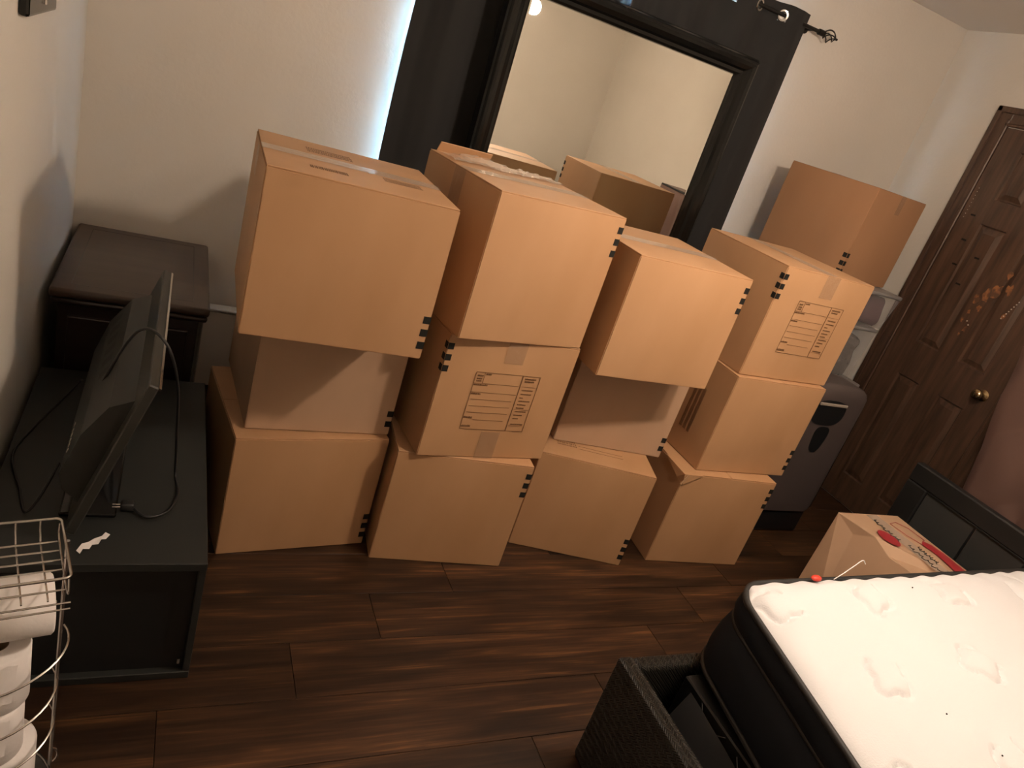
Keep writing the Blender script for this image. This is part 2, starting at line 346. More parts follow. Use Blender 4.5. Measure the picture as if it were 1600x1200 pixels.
for x in (.60, 2.515):
    bm = bmesh.new(); tube(bm, [(x, 3.0, 2.142), (x, 2.925, 2.142)], .006, 8); lathe(bm, [(0, 0), (.02, 0), (.02, .004), (0, .004)], 12, Matrix.Translation((x, 3.0, 2.142)) @ Matrix.Rotation(PI/2, 4, 'X'))
    rebase(finish(bm, 'rod_bracket', MT['iron'], rod, True), rod.location)

def curtain(x0, x1, label, phase, seed, grom, lift=0., sgn=1):
    t = thing('curtain', label, 'curtain', ((x0+x1)/2, 2.925, .06), 0, None)
    NX, NZ = 150, 60; z1 = 2.188; bm = bmesh.new(); G = []
    for j in range(NZ+1):
        z = .06+(z1-.06)*j/NZ; row = []; hf2 = lambda q: min(1, (1-q)*4)
        for i in range(NX+1):
            u = i/NX; x = x0+(x1-x0)*u; hfrac = (z-.06)/(z1-.06)
            amp = .022*(.6+.4*hfrac)
            y = 2.925+lift*math.exp(-((x-x0)/.12)**2)-amp*(1-math.exp(-((x-x0)/.10)**2)*(lift > 0))*sgn*math.sin(PI*(x-grom[0])/(grom[1]-grom[0]))-.012*hf2(hfrac)*mnoise.noise(Vector((x*5, z*.5, seed)))*(1.4-hfrac)-.005*mnoise.noise(Vector((x*22, z*1.2, seed+5)))
            dz = 0
            if j > NZ-4: dz = .012*mnoise.noise(Vector((x*9, 3, seed)))
            row.append(bm.verts.new((x+.010*mnoise.noise(Vector((x*2, z*1.4, seed+2))), y, z+dz)))
        G.append(row)
    for j in range(NZ):
        for i in range(NX):
            cx = (G[j][i].co.x+G[j][i+1].co.x)/2; cz = (G[j][i].co.z+G[j+1][i].co.z)/2
            if any((cx-g)**2+(cz-2.139)**2 < .0185**2 for g in grom): continue
            bm.faces.new((G[j][i], G[j][i+1], G[j+1][i+1], G[j+1][i]))
    def two(bm, off):
        pass
    g = bmesh.ops.duplicate(bm, geom=bm.verts[:]+bm.edges[:]+bm.faces[:])
    for v in g['geom']:
        if isinstance(v, bmesh.types.BMVert): v.co.y += .004
    for f in g['geom']:
        if isinstance(f, bmesh.types.BMFace): f.material_index = 1
    o = finish(bm, 'fabric', [MT['curtain'], MT['bounce_lining']], t, True); rebase(o, t.location)
    for gx in grom:
        b2 = bmesh.new(); u = (gx-x0)/(x1-x0)
        y = 2.925+.035*math.exp(-((gx-x0)/.12)**2)*(lift > 0)
        sl = -sgn*math.atan2(.022*PI*(-1)**round((gx-grom[0])/(grom[1]-grom[0])), (grom[1]-grom[0]))*.8
        lathe(b2, [(.0165, -.004), (.0165, .004), (.0235, .005), (.026, 0), (.0235, -.005), (.0165, -.004)], 28, Matrix.Translation((gx, y, 2.139)) @ Matrix.Rotation(sl, 4, 'Z') @ Matrix.Rotation(PI/2, 4, 'X'))
        rebase(finish(b2, 'grommet', MT['chrome'], t, True), t.location)
    return t
curtain(.722, 1.60, 'black curtain panel left of the mirror, bright daylight along its edge', .0, 1., [.78+.15*i for i in range(6)], lift=.035)
curtain(1.56, 2.462, 'black curtain panel right of the mirror, silver grommet near rod end', .25, 9., [1.62+.138*i for i in range(6)], sgn=-1)

# mirror: tall floor mirror with moulded frame
mr = thing('floor_mirror', 'large mirror in glossy black moulded frame before the curtains', 'mirror', (1.61, 2.83, 0))
ix0, ix1, iz0, iz1 = 1.105, 2.112, .16, 1.842
prof = [(0, .004), (0, -.012), (.010, -.020), (.022, -.022), (.030, -.034), (.046, -.046), (.060, -.050), (.070, -.044), (.076, -.028), (.082, -.020), (.088, 0), (.088, .02), (0, .02)]
def mitre_frame(prof, x0, x1, z0, z1, y):
    bm = bmesh.new(); rings = []
    for (sx, sz) in ((-1, -1), (1, -1), (1, 1), (-1, 1)):
        cx = x0 if sx < 0 else x1; cz = z0 if sz < 0 else z1
        rings.append([bm.verts.new((cx+sx*d, y+h, cz+sz*d)) for d, h in prof])
    n = len(prof)
    for i in range(4):
        A, B = rings[i], rings[(i+1) % 4]
        for k in range(n): bm.faces.new((A[k], A[(k+1) % n], B[(k+1) % n], B[k]))
    bmesh.ops.recalc_face_normals(bm, faces=bm.faces); return bm
rebase(finish(mitre_frame(prof, ix0, ix1, iz0, iz1, 2.83), 'frame', MT['gloss_black'], mr), mr.location)
bm = bmesh.new()
a = .014; y0 = 2.83
c0 = [bm.verts.new((x, y0, z)) for x, z in ((ix0, iz0), (ix1, iz0), (ix1, iz1), (ix0, iz1))]
c1 = [bm.verts.new((x, y0-.0004, z)) for x, z in ((ix0+a, iz0+a), (ix1-a, iz0+a), (ix1-a, iz1-a), (ix0+a, iz1-a))]
bm.faces.new(c1)
for i in range(4): bm.faces.new((c0[i], c0[(i+1) % 4], c1[(i+1) % 4], c1[i]))
rebase(finish(bm, 'mirror_glass', MT['mirror'], mr), mr.location)
for x in (1.15, 2.07): rebase(bx('foot', MT['gloss_black'], (x-.04, x+.04, 2.79, 2.85, 0, .075), mr, bev=.006), mr.location)
rebase(bx('backboard', MT['stand_dark'], (ix0-.06, ix1+.06, 2.851, 2.862, iz0-.06, iz1+.06), mr), mr.location)

# black bracket on the left wall
br = thing('wall_bracket', 'black metal bracket with two bright slots high on the left wall', 'bracket', (XL, 1.98, 1.30))
bm = bmesh.new(); box(bm, XL, XL+.020, 1.86, 2.20, 1.365, 1.62, bev=.006, seg=2); rebase(finish(bm, 'plate', MT['gloss_black'], br), br.location)
for (y, z0, z1, r_) in ((2.115, 1.395, 1.47, .006), (2.035, 1.385, 1.40, .005)):
    bm = bmesh.new(); tube(bm, [(XL+.021, y, z0), (XL+.021, y, z1)], r_, 8); rebase(finish(bm, 'slot_rim', MT['chrome'], br, True), br.location)

# ---------------------------------------------------------------- moving boxes
X, Y, Z = Vector((1, 0, 0)), Vector((0, 1, 0)), Vector((0, 0, 1))
def carton(label, x, y, z, adeg, w_, d_, h_, squares=(), form=None, seam='x', tape=(), texts=(), bulge=.004, mat_=None, seed=0, gap=.002, top_open=0.):
    t = thing('cardboard_box', label, 'box', (x, y, z+.0004), math.radians(adeg), 'brown moving boxes stacked by the window')
    card = mat_ or MT['card']; h = h_-.0012; n = 9
    # body: four walls and a bottom with slightly bulging panels
    bm = bmesh.new()
    def panel(o, u, v, nrm, lu, lv, b):
        g = [[bm.verts.new(o+u*(lu*i/n)+v*(lv*j/n)+nrm*(b*(1-(2*i/n-1)**2)*(1-(2*j/n-1)**2))) for i in range(n+1)] for j in range(n+1)]
        for j in range(n):
            for i in range(n): bm.faces.new((g[j][i], g[j][i+1], g[j+1][i+1], g[j+1][i]))
    hh = h-.0032; r = .0025
    panel(Vector((0, 0, 0)), X, Z, -Y, w_, hh, bulge); panel(Vector((w_, 0, 0)), Y, Z, X, d_, hh, bulge*.6)
    panel(Vector((w_, d_, 0)), -X, Z, Y, w_, hh, bulge*.6); panel(Vector((0, d_, 0)), -Y, Z, -X, d_, hh, bulge)
    panel(Vector((0, d_, 0)), X, -Y, -Z, w_, d_, 0); panel(Vector((0, 0, hh)), X, Y, Z, w_, d_, 0)
    bmesh.ops.remove_doubles(bm, verts=bm.verts, dist=.0004)
    es = [e for e in bm.edges if len(e.link_faces) == 2 and e.calc_face_angle(0) > 1.0]
    bmesh.ops.bevel(bm, geom=es, offset=r, segments=2, affect='EDGES')
    o = finish(bm, 'box_body', card, t, True, sharp=18)
    # top flaps: two boards meeting at the seam
    m_ = (d_ if seam == 'x' else w_)/2
    for s in (0, 1):
        bm = bmesh.new(); e = .0012
        if seam == 'x': dims = (e, w_-e, (e if s == 0 else m_+gap/2), (m_-gap/2 if s == 0 else d_-e), hh, h)
        else: dims = ((e if s == 0 else m_+gap/2), (m_-gap/2 if s == 0 else w_-e), e, d_-e, hh, h)
        box(bm, *dims, bev=.001); finish(bm, 'top_flap', card, t)
    # inked squares that wrap the corner: (corner, 'top'/'bot', count)
    for (cn, where, cnt) in squares:
        bm = bmesh.new(); sx = 0 if cn[1] == 'L' else w_; sg = 1 if cn[1] == 'L' else -1
        for i in range(cnt):
            z0 = (.030+.0365*i) if where == 'bot' else (h-.030-.020-.0365*i)
            a0, a1 = sorted((sx+sg*.001, sx+sg*.020))
            quad(bm, Vector((0, 0, 0)), X, Z, a0, a1, z0, z0+.0205, t=.0012)
            if cn[1] == 'L': quad(bm, Vector((0, 0, 0)), Y, Z, .001, .020, z0, z0+.0205, t=.0012, nrm=-X)
            else: quad(bm, Vector((w_, 0, 0)), Y, Z, .001, .020, z0, z0+.0205, t=.0012)
        finish(bm, 'printed_squares', MT['ink'], t)
    # printed contents form on a face
    if form:
        x0, x1, z0, z1 = form; bm = bmesh.new(); W = x1-x0; H = z1-z0; tk = .0013; o0 = Vector((x0, -bulge*.95-.0002, z0)); rnd = random.Random(seed)
        def ln(a0, b0, a1, b1, k=tk): quad(bm, o0, X, Z, min(a0, a1)*W-(k/2 if a0 == a1 else 0), max(a0, a1)*W+(k/2 if a0 == a1 else 0), H*(1-max(b0, b1))-(k/2 if b0 == b1 else 0), H*(1-min(b0, b1))+(k/2 if b0 == b1 else 0), t=.0006)
        def word(a, b, L, hgt=.011):
            q = a*W
            while q < (a+L)*W:
                lw = .0016+.0022*rnd.random(); quad(bm, o0, X, Z, q, q+lw, H*(1-b)-hgt*W*1.1, H*(1-b)+hgt*W*1.1*(.6+.5*rnd.random()), t=.0006); q += lw+.0011
        for b in (0, 1): ln(0, b, 1, b)
        for a in (0, .72, 1): ln(a, 0, a, 1, .0016 if a != .72 else .0034)
        ln(.13, 0, .13, .19); ln(0, .19, .13, .19); word(.03, .06, .07); word(.03, .11, .07); word(.03, .15, .07); word(.15, .03, .08)
        ln(.13, .19, .70, .19); word(.01, .215, .20); ln(0, .345, .70, .345); word(.01, .375, .14)
        for b in (.47, .585, .70): ln(.03, b, .66, b)
        word(.01, .79, .13, .013); ln(.16, .83, .63, .83); word(.01, .945, .14, .014)
        word(.76, .05, .18); word(.77, .095, .14); ln(.74, .19, .98, .19, .0008)
        for b, L in ((.25, .18), (.32, .17), (.385, .06), (.445, .17), (.51, .14), (.57, .12), (.635, .18), (.70, .13), (.765, .09), (.87, .18)): word(.77, b, L, .009)
        ln(.74, .60, .98, .60, .0008); ln(.74, .90, .98, .90, .0008)
        finish(bm, 'printed_form', MT['ink_soft'], t)
    for (face, a0, a1, b0, b1, kind) in texts:        # faint printing elsewhere
        bm = bmesh.new(); rnd = random.Random(seed+5)
        O, U, V, Nn = {'T': (Vector((0, 0, h)), X, Y, Z), 'L': (Vector((-bulge, 0, 0)), Y, Z, -X), 'F': (Vector((0, -bulge, 0)), X, Z, -Y)}[face]
        if kind == 'lines':
            for b in (b0, (b0+b1)/2): quad(bm, O, U, V, a0, a1, b, b+.0014, nrm=Nn)
        else:
            rows_ = 3 if kind == 'text' else 1; vert = kind == 'vert'
            if vert:
                for c in range(3):
                    ca = a0+(a1-a0)*(c+.1)/3; q = b0
                    while q < b1:
                        l = .003+.004*rnd.random(); quad(bm, O, U, V, ca, ca+(a1-a0)*.22, q, q+l*.5, nrm=Nn); q += l
            else:
                for rI in range(rows_):
                    cb = b0+(b1-b0)*(rI+.15)/rows_; q = a0
                    while q < a1:
                        l = .003+.004*rnd.random(); quad(bm, O, U, V, q, q+l*.5, cb, cb+(b1-b0)*.6/rows_, nrm=Nn); q += l
        finish(bm, 'printed_text', MT['ink_soft'], t)
    # packing tape: seam strip on the top plus tails down given faces
    for tp in tape:
        bm = bmesh.new(); hw = .034; N_ = 22; rnd = random.Random(seed+11); face = tp[0]
        def strip(pts, across, nrm):
            rows = []
            for i, p in enumerate(pts):
                rows.append([bm.verts.new(p+across*(hw*(c/3-1))+nrm*(.0010+.0012*rnd.random()*(1 if 0 < c < 6 else .2))) for c in range(7)])
            for A, B in zip(rows, rows[1:]):
                for c in range(6): bm.faces.new((A[c], A[c+1], B[c+1], B[c]))
        if face == 'T':
            if seam == 'x': strip([Vector((w_*i/N_, m_, h)) for i in range(N_+1)], Y, Z)
            else: strip([Vector((m_, d_*i/N_, h)) for i in range(N_+1)], -X, Z)
        elif face == 'L': strip([Vector((-bulge-.0004, m_, h-tp[1]*i/8)) for i in range(9)], Y, -X)
        elif face == 'R': strip([Vector((w_+bulge*.6+.0004, m_, h-tp[1]*i/8)) for i in range(9)], -Y, X)
        elif face == 'F': strip([Vector((m_, -bulge-.0004, h-tp[1]*i/8)) for i in range(9)], X, -Y)
        elif face == 'FB': strip([Vector((m_, -bulge-.0004, tp[1]*i/8)) for i in range(9)], -X, -Y)
        elif face == 'LB': strip([Vector((-bulge-.0004, m_, tp[1]*i/8)) for i in range(9)], -Y, -X)
        finish(bm, 'packing_tape', MT['tape' if face == 'T' else 'tape_face'], t, False)['label'] = 'shiny clear packing tape'
    return t
CB = {}
CB['A1'] = carton('brown cardboard box at floor level beside the dark cabinet, bottom of leftmost stack', .236, 1.868, 0, 7.4, .471, .455, .417, [('FR', 'bot', 3)], seam='x', seed=1, bulge=.005)
CB['A2'] = carton('greyish brown cardboard box set back in shade, middle of leftmost stack', .262, 1.925, .417, 3.7, .440, .450, .385, [('FR', 'bot', 2)], seam='x', seed=2, bulge=.002, mat_=MT['card_grey'])
CB['A3'] = carton('taped cardboard box overhanging at the top of leftmost stack, printing on its lid', .179, 1.719, .802, -1.3, .466, .462, .416, [('FR', 'bot', 3)], seam='x', seed=3, tape=[('T',), ('L', .075)], texts=[('T', .107, .20, .085, .135, 'one'), ('T', .12, .24, .30, .37, 'text'), ('T', .30, .40, .14, .19, 'text')])
CB['B1'] = carton('cardboard box at floor level, bottom of second stack, squares printed near its top right', .712, 1.854, 0, -5.6, .469, .455, .423, [('FR', 'top', 3)], seam='x', seed=4)
CB['B2'] = carton('cardboard box with printed contents form on its front, middle of second stack', .764, 1.831, .423, 3.8, .460, .455, .421, [('FL', 'top', 3)], form=(.116, .345, .107, .308), seam='y', seed=5, tape=[('F', .075), ('FB', .10)])
CB['B3'] = carton('large tall taped cardboard box on top of second stack, tape down its shaded side', .771, 1.793, .844, 8.8, .452, .470, .434, [('FR', 'top', 3)], seam='x', seed=6, tape=[('T',), ('L', .16)])
CB['C1'] = carton('cardboard box turned slightly left at floor level, bottom of third stack, lined lid edge', 1.267, 1.942, 0, -17.2, .451, .440, .409, [('FR', 'bot', 3)], seam='x', seed=7, texts=[('T', .075, .150, .088, .135, 'text'), ('T', .160, .335, .086, .128, 'lines')])
CB['C2'] = carton('pale brown cardboard box set back under the overhang, middle of third stack', 1.356, 2.034, .409, -9.6, .451, .440, .376, [('FR', 'bot', 2)], seam='x', seed=8, bulge=.002, mat_=MT['card_grey'])
CB['C3'] = carton('bright lit cardboard box overhanging at the top of third stack, plain front', 1.270, 1.802, .785, .9, .462, .455, .410, [('FR', 'top', 3)], seam='x', seed=9, tape=[('T',)])
CB['D1'] = carton('cardboard box with crumpled left corner at floor level, bottom of fourth stack', 1.845, 1.84, 0, -3.8, .456, .450, .419, [('FR', 'top', 3)], seam='y', seed=10)
CB['D2'] = carton('cardboard box in the middle of fourth stack beside the grey appliance', 1.918, 1.87, .419, .2, .464, .450, .410, [('FR', 'bot', 3)], seam='y', seed=11, texts=[('L', .115, .19, .10, .29, 'vert')])
CB['D3'] = carton('cardboard box with printed contents form, top of fourth stack nearest the door', 1.934, 1.893, .829, 1.5, .466, .455, .427, [('FL', 'top', 3)], form=(.12, .358, .11, .315), seam='y', seed=12, tape=[('F', .085), ('T',)])
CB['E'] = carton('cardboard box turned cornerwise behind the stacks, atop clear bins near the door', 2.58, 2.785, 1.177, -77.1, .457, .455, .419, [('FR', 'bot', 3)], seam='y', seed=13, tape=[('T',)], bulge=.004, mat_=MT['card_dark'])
# tape tail on the visible right face of the far box
tE = CB['E']; bm = bmesh.new(); rows = []
for i in range(7):
    zz = .4175-.014*i; rows.append([bm.verts.new((.457+.0042, .2275-.02+.04*c/4, zz)) for c in range(5)])
for A, B in zip(rows, rows[1:]):
    for c in range(4): bm.faces.new((A[c], B[c], B[c+1], A[c+1]))
finish(bm, 'packing_tape', MT['tape_face'], tE)
# thin grey board leaning behind the far box
# lifted rear flap and loose plastic tape on the tall box of the second stack
tB = CB['B3']; hB = .4328
bm = bmesh.new(); pts0 = [Vector((.02, .452, hB)), Vector((.20, .452, hB))]
Mx = Matrix.Translation((.02, .462, hB)) @ Matrix.Rotation(math.radians(28), 4, 'X')
box(bm, 0, .19, 0, .0035, 0, .034, bev=.0008, M=Mx); finish(bm, 'raised_flap', MT['card'], tB)
bm = bmesh.new(); NX = 34; rows = []; rnd = random.Random(4)
for j in range(7):
    rows.append([bm.verts.new((.02+.42*i/NX, .33+.10*j/6+.012*math.sin(i*.3), hB+.003+.010*abs(mnoise.noise(Vector((i*.35, j*.8, 2)))) + (.012*math.exp(-((i-12)/6)**2) if j > 3 else 0))) for i in range(NX+1)])
for A, B in zip(rows, rows[1:]):
    for c in range(NX): bm.faces.new((A[c], A[c+1], B[c+1], B[c]))
finish(bm, 'packing_tape', MT['tape'], tB)['label'] = 'loose wrinkled packing tape'
# crumpled corner of the bottom box in the fourth stack
tD = CB['D1']; bm = bmesh.new()
v = [bm.verts.new(p) for p in ((-.004, -.006, .4182), (.085, -.006, .4182), (.006, -.0065, .372), (-.0065, .03, .385), (-.006, .14, .4182), (.03, .05, .4186))]
for f_ in ((0, 2, 1), (0, 3, 2), (0, 4, 3), (0, 5, 4), (0, 1, 5), (1, 4, 5)): 
    try: bm.faces.new([v[i] for i in f_])
    except Exception: pass
bmesh.ops.recalc_face_normals(bm, faces=bm.faces); finish(bm, 'crumpled_corner', MT['card'], tD)
bm = bmesh.new(); tube(bm, smooth_path([(.012, -.009, .418), (.004, -.010, .40), (-.006, -.009, .375)], 4), .0035, 6); finish(bm, 'torn_edge', MT['card_in'], tD, True)

# ---------------------------------------------------------------- nightstand, tv cabinet, television
ns = thing('nightstand', 'dark cherry wooden nightstand with moulded top in the left corner', 'nightstand', (-.07, 2.66, 0))
nx0, nx1, ny0, ny1, nz = -.290, .150, 2.315, 2.985, .612
bm = bmesh.new(); box(bm, nx0, nx1, ny0, ny1, nz-.030, nz, bev=.010, seg=3); rebase(finish(bm, 'top', MT['cherry_top'], ns, True), ns.location)
bm = bmesh.new(); box(bm, nx0+.006, nx1-.004, ny0+.006, ny1-.004, nz-.052, nz-.031, bev=.009, seg=3); rebase(finish(bm, 'top_moulding', MT['cherry'], ns, True), ns.location)
bm = bmesh.new()
for (a, b, c, d) in ((nx0+.05, nx1-.05, ny0+.05, ny0+.053), (nx0+.05, nx1-.05, ny1-.053, ny1-.05), (nx0+.05, nx0+.053, ny0+.05, ny1-.05), (nx1-.053, nx1-.05, ny0+.05, ny1-.05)): box(bm, a, b, c, d, nz-.0005, nz+.0004)
rebase(finish(bm, 'inlay_line', MT['cherry'], ns), ns.location)
bm = bmesh.new(); box(bm, nx0+.022, nx1-.028, ny0+.03, ny1-.01, .05, nz-.052, bev=.003)
rebase(finish(bm, 'cabinet_body', MT['cherry'], ns), ns.location)
for (a, b) in ((.09, .30), (.315, .52)):
    bm = bmesh.new(); box(bm, nx0+.05, nx1-.056, ny0+.020, ny0+.034, a, b, bev=.004, seg=2); rebase(finish(bm, 'drawer_front', MT['cherry'], ns), ns.location)
for (a, b) in ((nx0+.022, ny0+.03), (nx1-.078, ny0+.03), (nx0+.022, ny1-.06), (nx1-.078, ny1-.06)):
    bm = bmesh.new(); box(bm, a, a+.05, b, b+.05, 0, .055, bev=.004); rebase(finish(bm, 'leg', MT['cherry'], ns), ns.location)

ts = thing('tv_cabinet', 'low charcoal laminate cabinet under the television by the left wall', 'cabinet', (-.06, 1.84, 0))
cx0, cx1, cy0, cy1, cz = -.292, .166, 1.398, 2.292, .362
rebase(bx('top_panel', MT['stand'], (cx0, cx1, cy0, cy1, cz-.022, cz), ts, bev=.0015), ts.location)
rebase(bx('bottom_panel', MT['stand'], (cx0, cx1, cy0+.004, cy1, 0.0, .022), ts, bev=.0015), ts.location)
for a in (cx0, cx1-.016): rebase(bx('side_panel', MT['stand'], (a, a+.016, cy0+.006, cy1, .022, cz-.022), ts, bev=.001), ts.location)
rebase(bx('front_panel', MT['stand_dark'], (cx0+.016, cx1-.016, cy0+.022, cy0+.036, .022, cz-.022), ts), ts.location)
rebase(bx('back_panel', MT['stand_dark'], (cx0+.016, cx1-.016, cy1-.012, cy1-.002, .022, cz-.022), ts), ts.location)
bm = bmesh.new(); tube(bm, [(cx1-.028, cy0+.012, .045), (cx1-.028, cy0+.012, .06)], .004, 8); rebase(finish(bm, 'hinge_pin', MT['chrome'], ts, True), ts.location)

tv = thing('television', 'flat television seen edge on, vented back tilting over the charcoal cabinet', 'television', (-.06, 1.83, cz))
Bt = Vector((-.108, 1.470, .380)); vdir = (Vector((.018, 1.47, .752))-Bt).normalized(); udir = Vector((.026, .99, .06)).normalized(); 
udir = (udir-vdir*udir.dot(vdir)).normalized(); ndir = vdir.cross(udir).normalized()
if ndir.x > 0: ndir = -ndir      # ndir points to the back (left wall side)
TM = Matrix((udir, ndir, vdir)).transposed().to_4x4(); TM.translation = Bt
def tvp(name, m, dims, bev=.002, seg=1, smooth=False):
    bm = bmesh.new(); box(bm, *dims, bev=bev, seg=seg); bmesh.ops.transform(bm, matrix=Matrix.Translation(-tv.location) @ TM, verts=bm.verts); bmesh.ops.recalc_face_normals(bm, faces=bm.faces); return finish(bm, name, m, tv, smooth)
tvp('bezel', MT['tv_grey'], (0, .715, 0, .022, 0, .405), .003)
tvp('screen', MT['screen'], (.012, .703, -.0015, .001, .018, .393), .0)
tvp('bezel_edge', MT['chrome'], (0.0, .715, -.004, .001, .401, .405), .0)
bm = bmesh.new()
pr = [(.022, .055), (.062, .075), (.082, .11), (.082, .215), (.060, .300), (.022, .335)]; ra = [bm.verts.new((.045, a, b)) for a, b in pr]; rb = [bm.verts.new((.670, a, b)) for a, b in pr]
for i in range(len(pr)): bm.faces.new((ra[i], ra[(i+1) % len(pr)], rb[(i+1) % len(pr)], rb[i]))
bm.faces.new(ra[::-1]); bm.faces.new(rb); bmesh.ops.recalc_face_normals(bm, faces=bm.faces)
bmesh.ops.transform(bm, matrix=Matrix.Translation(-tv.location) @ TM, verts=bm.verts); bc = finish(bm, 'back_casing', MT['tv'], tv)
for i in range(6):
    u0 = .275+.064*i; bm = bmesh.new()
    # slots lie on the sloping upper face of the casing
    p0 = Vector((u0, .082, .215)); p1 = Vector((u0, .060, .300)); e = (p1-p0); nn = Vector((0, .968, .25))
    a = p0+e*.18+nn*.001; b = p0+e*.62+nn*.001; dx = Vector((.036, 0, 0))
    bm.faces.new([bm.verts.new(q) for q in (a, a+dx, b+dx, b)]); bmesh.ops.transform(bm, matrix=Matrix.Translation(-tv.location) @ TM, verts=bm.verts)
    finish(bm, 'vent_slot', MT['rubber'], tv)
for i in range(6):
    bm = bmesh.new(); box(bm, .10+.022*i, .108+.022*i+.004*(i % 2), .0815, .0835, .13, .137); bmesh.ops.transform(bm, matrix=Matrix.Translation(-tv.location) @ TM, verts=bm.verts); finish(bm, 'port_mark', MT['fleck'], bc)
bm = bmesh.new(); a = TM @ Vector((.34, .0, .02)); 
for dx in (0,): tube(bm, [(a.x+.03, a.y, a.z+.12), (a.x+.015, a.y, cz+.03)], [.02, .024], 12)
rebase(finish(bm, 'stand_neck', MT['tv'], tv, True), tv.location)
bm = bmesh.new(); box(bm, -.150, -.034, 1.560, 2.08, cz, cz+.012, bev=.004, seg=2); rebase(finish(bm, 'stand_base', MT['screen'], tv), tv.location)

bm = bmesh.new(); tube(bm, smooth_path([(-.150, 1.66, cz+.10), (-.10, 1.72, .62), (-.035, 1.66, .80), (.022, 1.60, .812), (.060, 1.62, .70), (.078, 1.70, .50), (.088, 1.74, cz+.012), (.096, 1.66, cz+.006), (.075, 1.585, cz+.006), (.030, 1.56, cz+.006), (.000, 1.59, cz+.008)], 8), .0034, 8)
pc = thing('power_cord', 'black power cord looped over the television with its plug on the cabinet', 'cord', (0, 1.6, cz))
rebase(finish(bm, 'cable', MT['rubber'], pc, True), pc.location)
bm = bmesh.new(); box(bm, -.028, .002, 1.583, 1.607, cz+.0008, cz+.022, bev=.005, seg=2); rebase(finish(bm, 'plug', MT['rubber'], pc, True), pc.location)
bm = bmesh.new(); tube(bm, [(-.028, 1.590, cz+.011), (-.045, 1.588, cz+.011)], .0022, 6); tube(bm, [(-.028, 1.600, cz+.011), (-.045, 1.599, cz+.011)], .0022, 6); rebase(finish(bm, 'prong', MT['chrome'], pc, True), pc.location)
bm = bmesh.new(); tube(bm, smooth_path([(-.155, 1.93, cz+.16), (-.20, 2.0, cz+.06), (-.255, 1.93, cz+.006), (-.278, 1.80, cz+.005), (-.24, 1.66, cz+.005), (-.215, 1.57, cz+.005), (-.19, 1.60, cz+.03), (-.165, 1.66, cz+.08)], 8), .003, 8)
tag(finish(bm, 'signal_cable', MT['rubber'], None, True), 'thin black cable curling on the cabinet beside the left wall', 'cable')
bm = bmesh.new(); poly = [(-.100, 1.440), (-.092, 1.462), (-.080, 1.470), (-.070, 1.484), (-.056, 1.490), (-.050, 1.503), (-.040, 1.498), (-.047, 1.482), (-.056, 1.478), (-.060, 1.462), (-.072, 1.462), (-.076, 1.446), (-.088, 1.444), (-.092, 1.430)]
vs = [bm.verts.new((x, y, cz+.0022+.0015*math.sin(i*1.7))) for i, (x, y) in enumerate(poly)]; f_ = bm.faces.new(vs); ex = bmesh.ops.extrude_face_region(bm, geom=[f_]); 
for v_ in ex['geom']:
    if isinstance(v_, bmesh.types.BMVert): v_.co.z += .0006
bmesh.ops.recalc_face_normals(bm, faces=bm.faces)
tag(finish(bm, 'paper_scrap', MT['paper']), 'small torn white paper scrap on the charcoal cabinet', 'paper')

# ---------------------------------------------------------------- wire paper stand with rolls, lower left
SR = math.radians(12.5); SX, SY = -.194, 1.149
BX0, BX1, BY0, BY1, BZ = -.100, .100, -.082, .082, .595
st = thing('paper_roll_stand', 'silver wire toilet paper stand with grid basket on top', 'rack', (SX, SY, 0), SR)
def sw(x, y): return (SX+x*math.cos(SR)-y*math.sin(SR), SY+x*math.sin(SR)+y*math.cos(SR))
def stp(name, fn, m=MT['chrome']):
    bm = bmesh.new(); fn(bm); return finish(bm, name, m, st, True)
def rrect(x0, x1, y0, y1, z, r, k=5):
    out = []
    for cx, cy, a0 in ((x1-r, y1-r, 0), (x0+r, y1-r, 90), (x0+r, y0+r, 180), (x1-r, y0+r, 270)):
        for i in range(k+1):
            a = math.radians(a0+90*i/k); out.append((cx+r*math.cos(a), cy+r*math.sin(a), z))
    return out
stp('basket_rim', lambda bm: tube(bm, rrect(BX0, BX1, BY0, BY1, BZ, .010), .0024, 8, closed=True))
dep = .040
for i in range(5):
    x = BX1-.032-.037*i
    stp('basket_wire', lambda bm: tube(bm, [(x, BY1, BZ), (x, BY1-.002, BZ-.022), (x, BY1-.014, BZ-dep), (x, BY0+.002, BZ-dep), (x, BY0-.004, BZ-dep-.002)], .0017, 6))
for k_ in range(6):
    yy = BY1-.020-.026*k_
    stp('basket_wire', lambda bm: tube(bm, [(BX0+.004, yy, BZ-dep+.003), (BX1-.006, yy, BZ-dep+.003)], .0017, 6))
for zz in (BZ-.058, BZ-.072): stp('basket_wire', lambda bm: tube(bm, [(BX0+.004, BY0+.004, zz), (BX1+.002, BY0+.004, zz)], .0017, 6))
for xs in (BX0+.003, BX1-.003):
    stp('basket_wire', lambda bm: tube(bm, smooth_path([(xs, BY1-.008, BZ-.006), (xs, BY1-.016, BZ-dep), (xs, BY0+.010, BZ-dep), (xs, BY0+.004, BZ-.006)], 5), .0017, 6))
PX, PY = .104, .020
stp('post', lambda bm: tube(bm, [(PX, PY, .012), (PX, PY, BZ-.004)], .0038, 10))
stp('post', lambda bm: tube(bm, [(-PX, PY, .012), (-PX, PY, BZ-.004)], .0038, 10))
for zz in (.345, .235, .135):
    def hoop(bm, zz=zz):
        pts = [((.118 if zz > .3 else .104)*math.cos(a), .020+.098*math.sin(a), zz+.022*math.cos(a)) for a in [math.radians(-196+212*i/24) for i in range(25)]]
        tube(bm, pts, .0022, 6)
    stp('hoop', hoop)
stp('base_ring', lambda bm: tube(bm, [(.104*math.cos(2*PI*i/36), .104*math.sin(2*PI*i/36), .004) for i in range(36)], .0035, 8, closed=True))
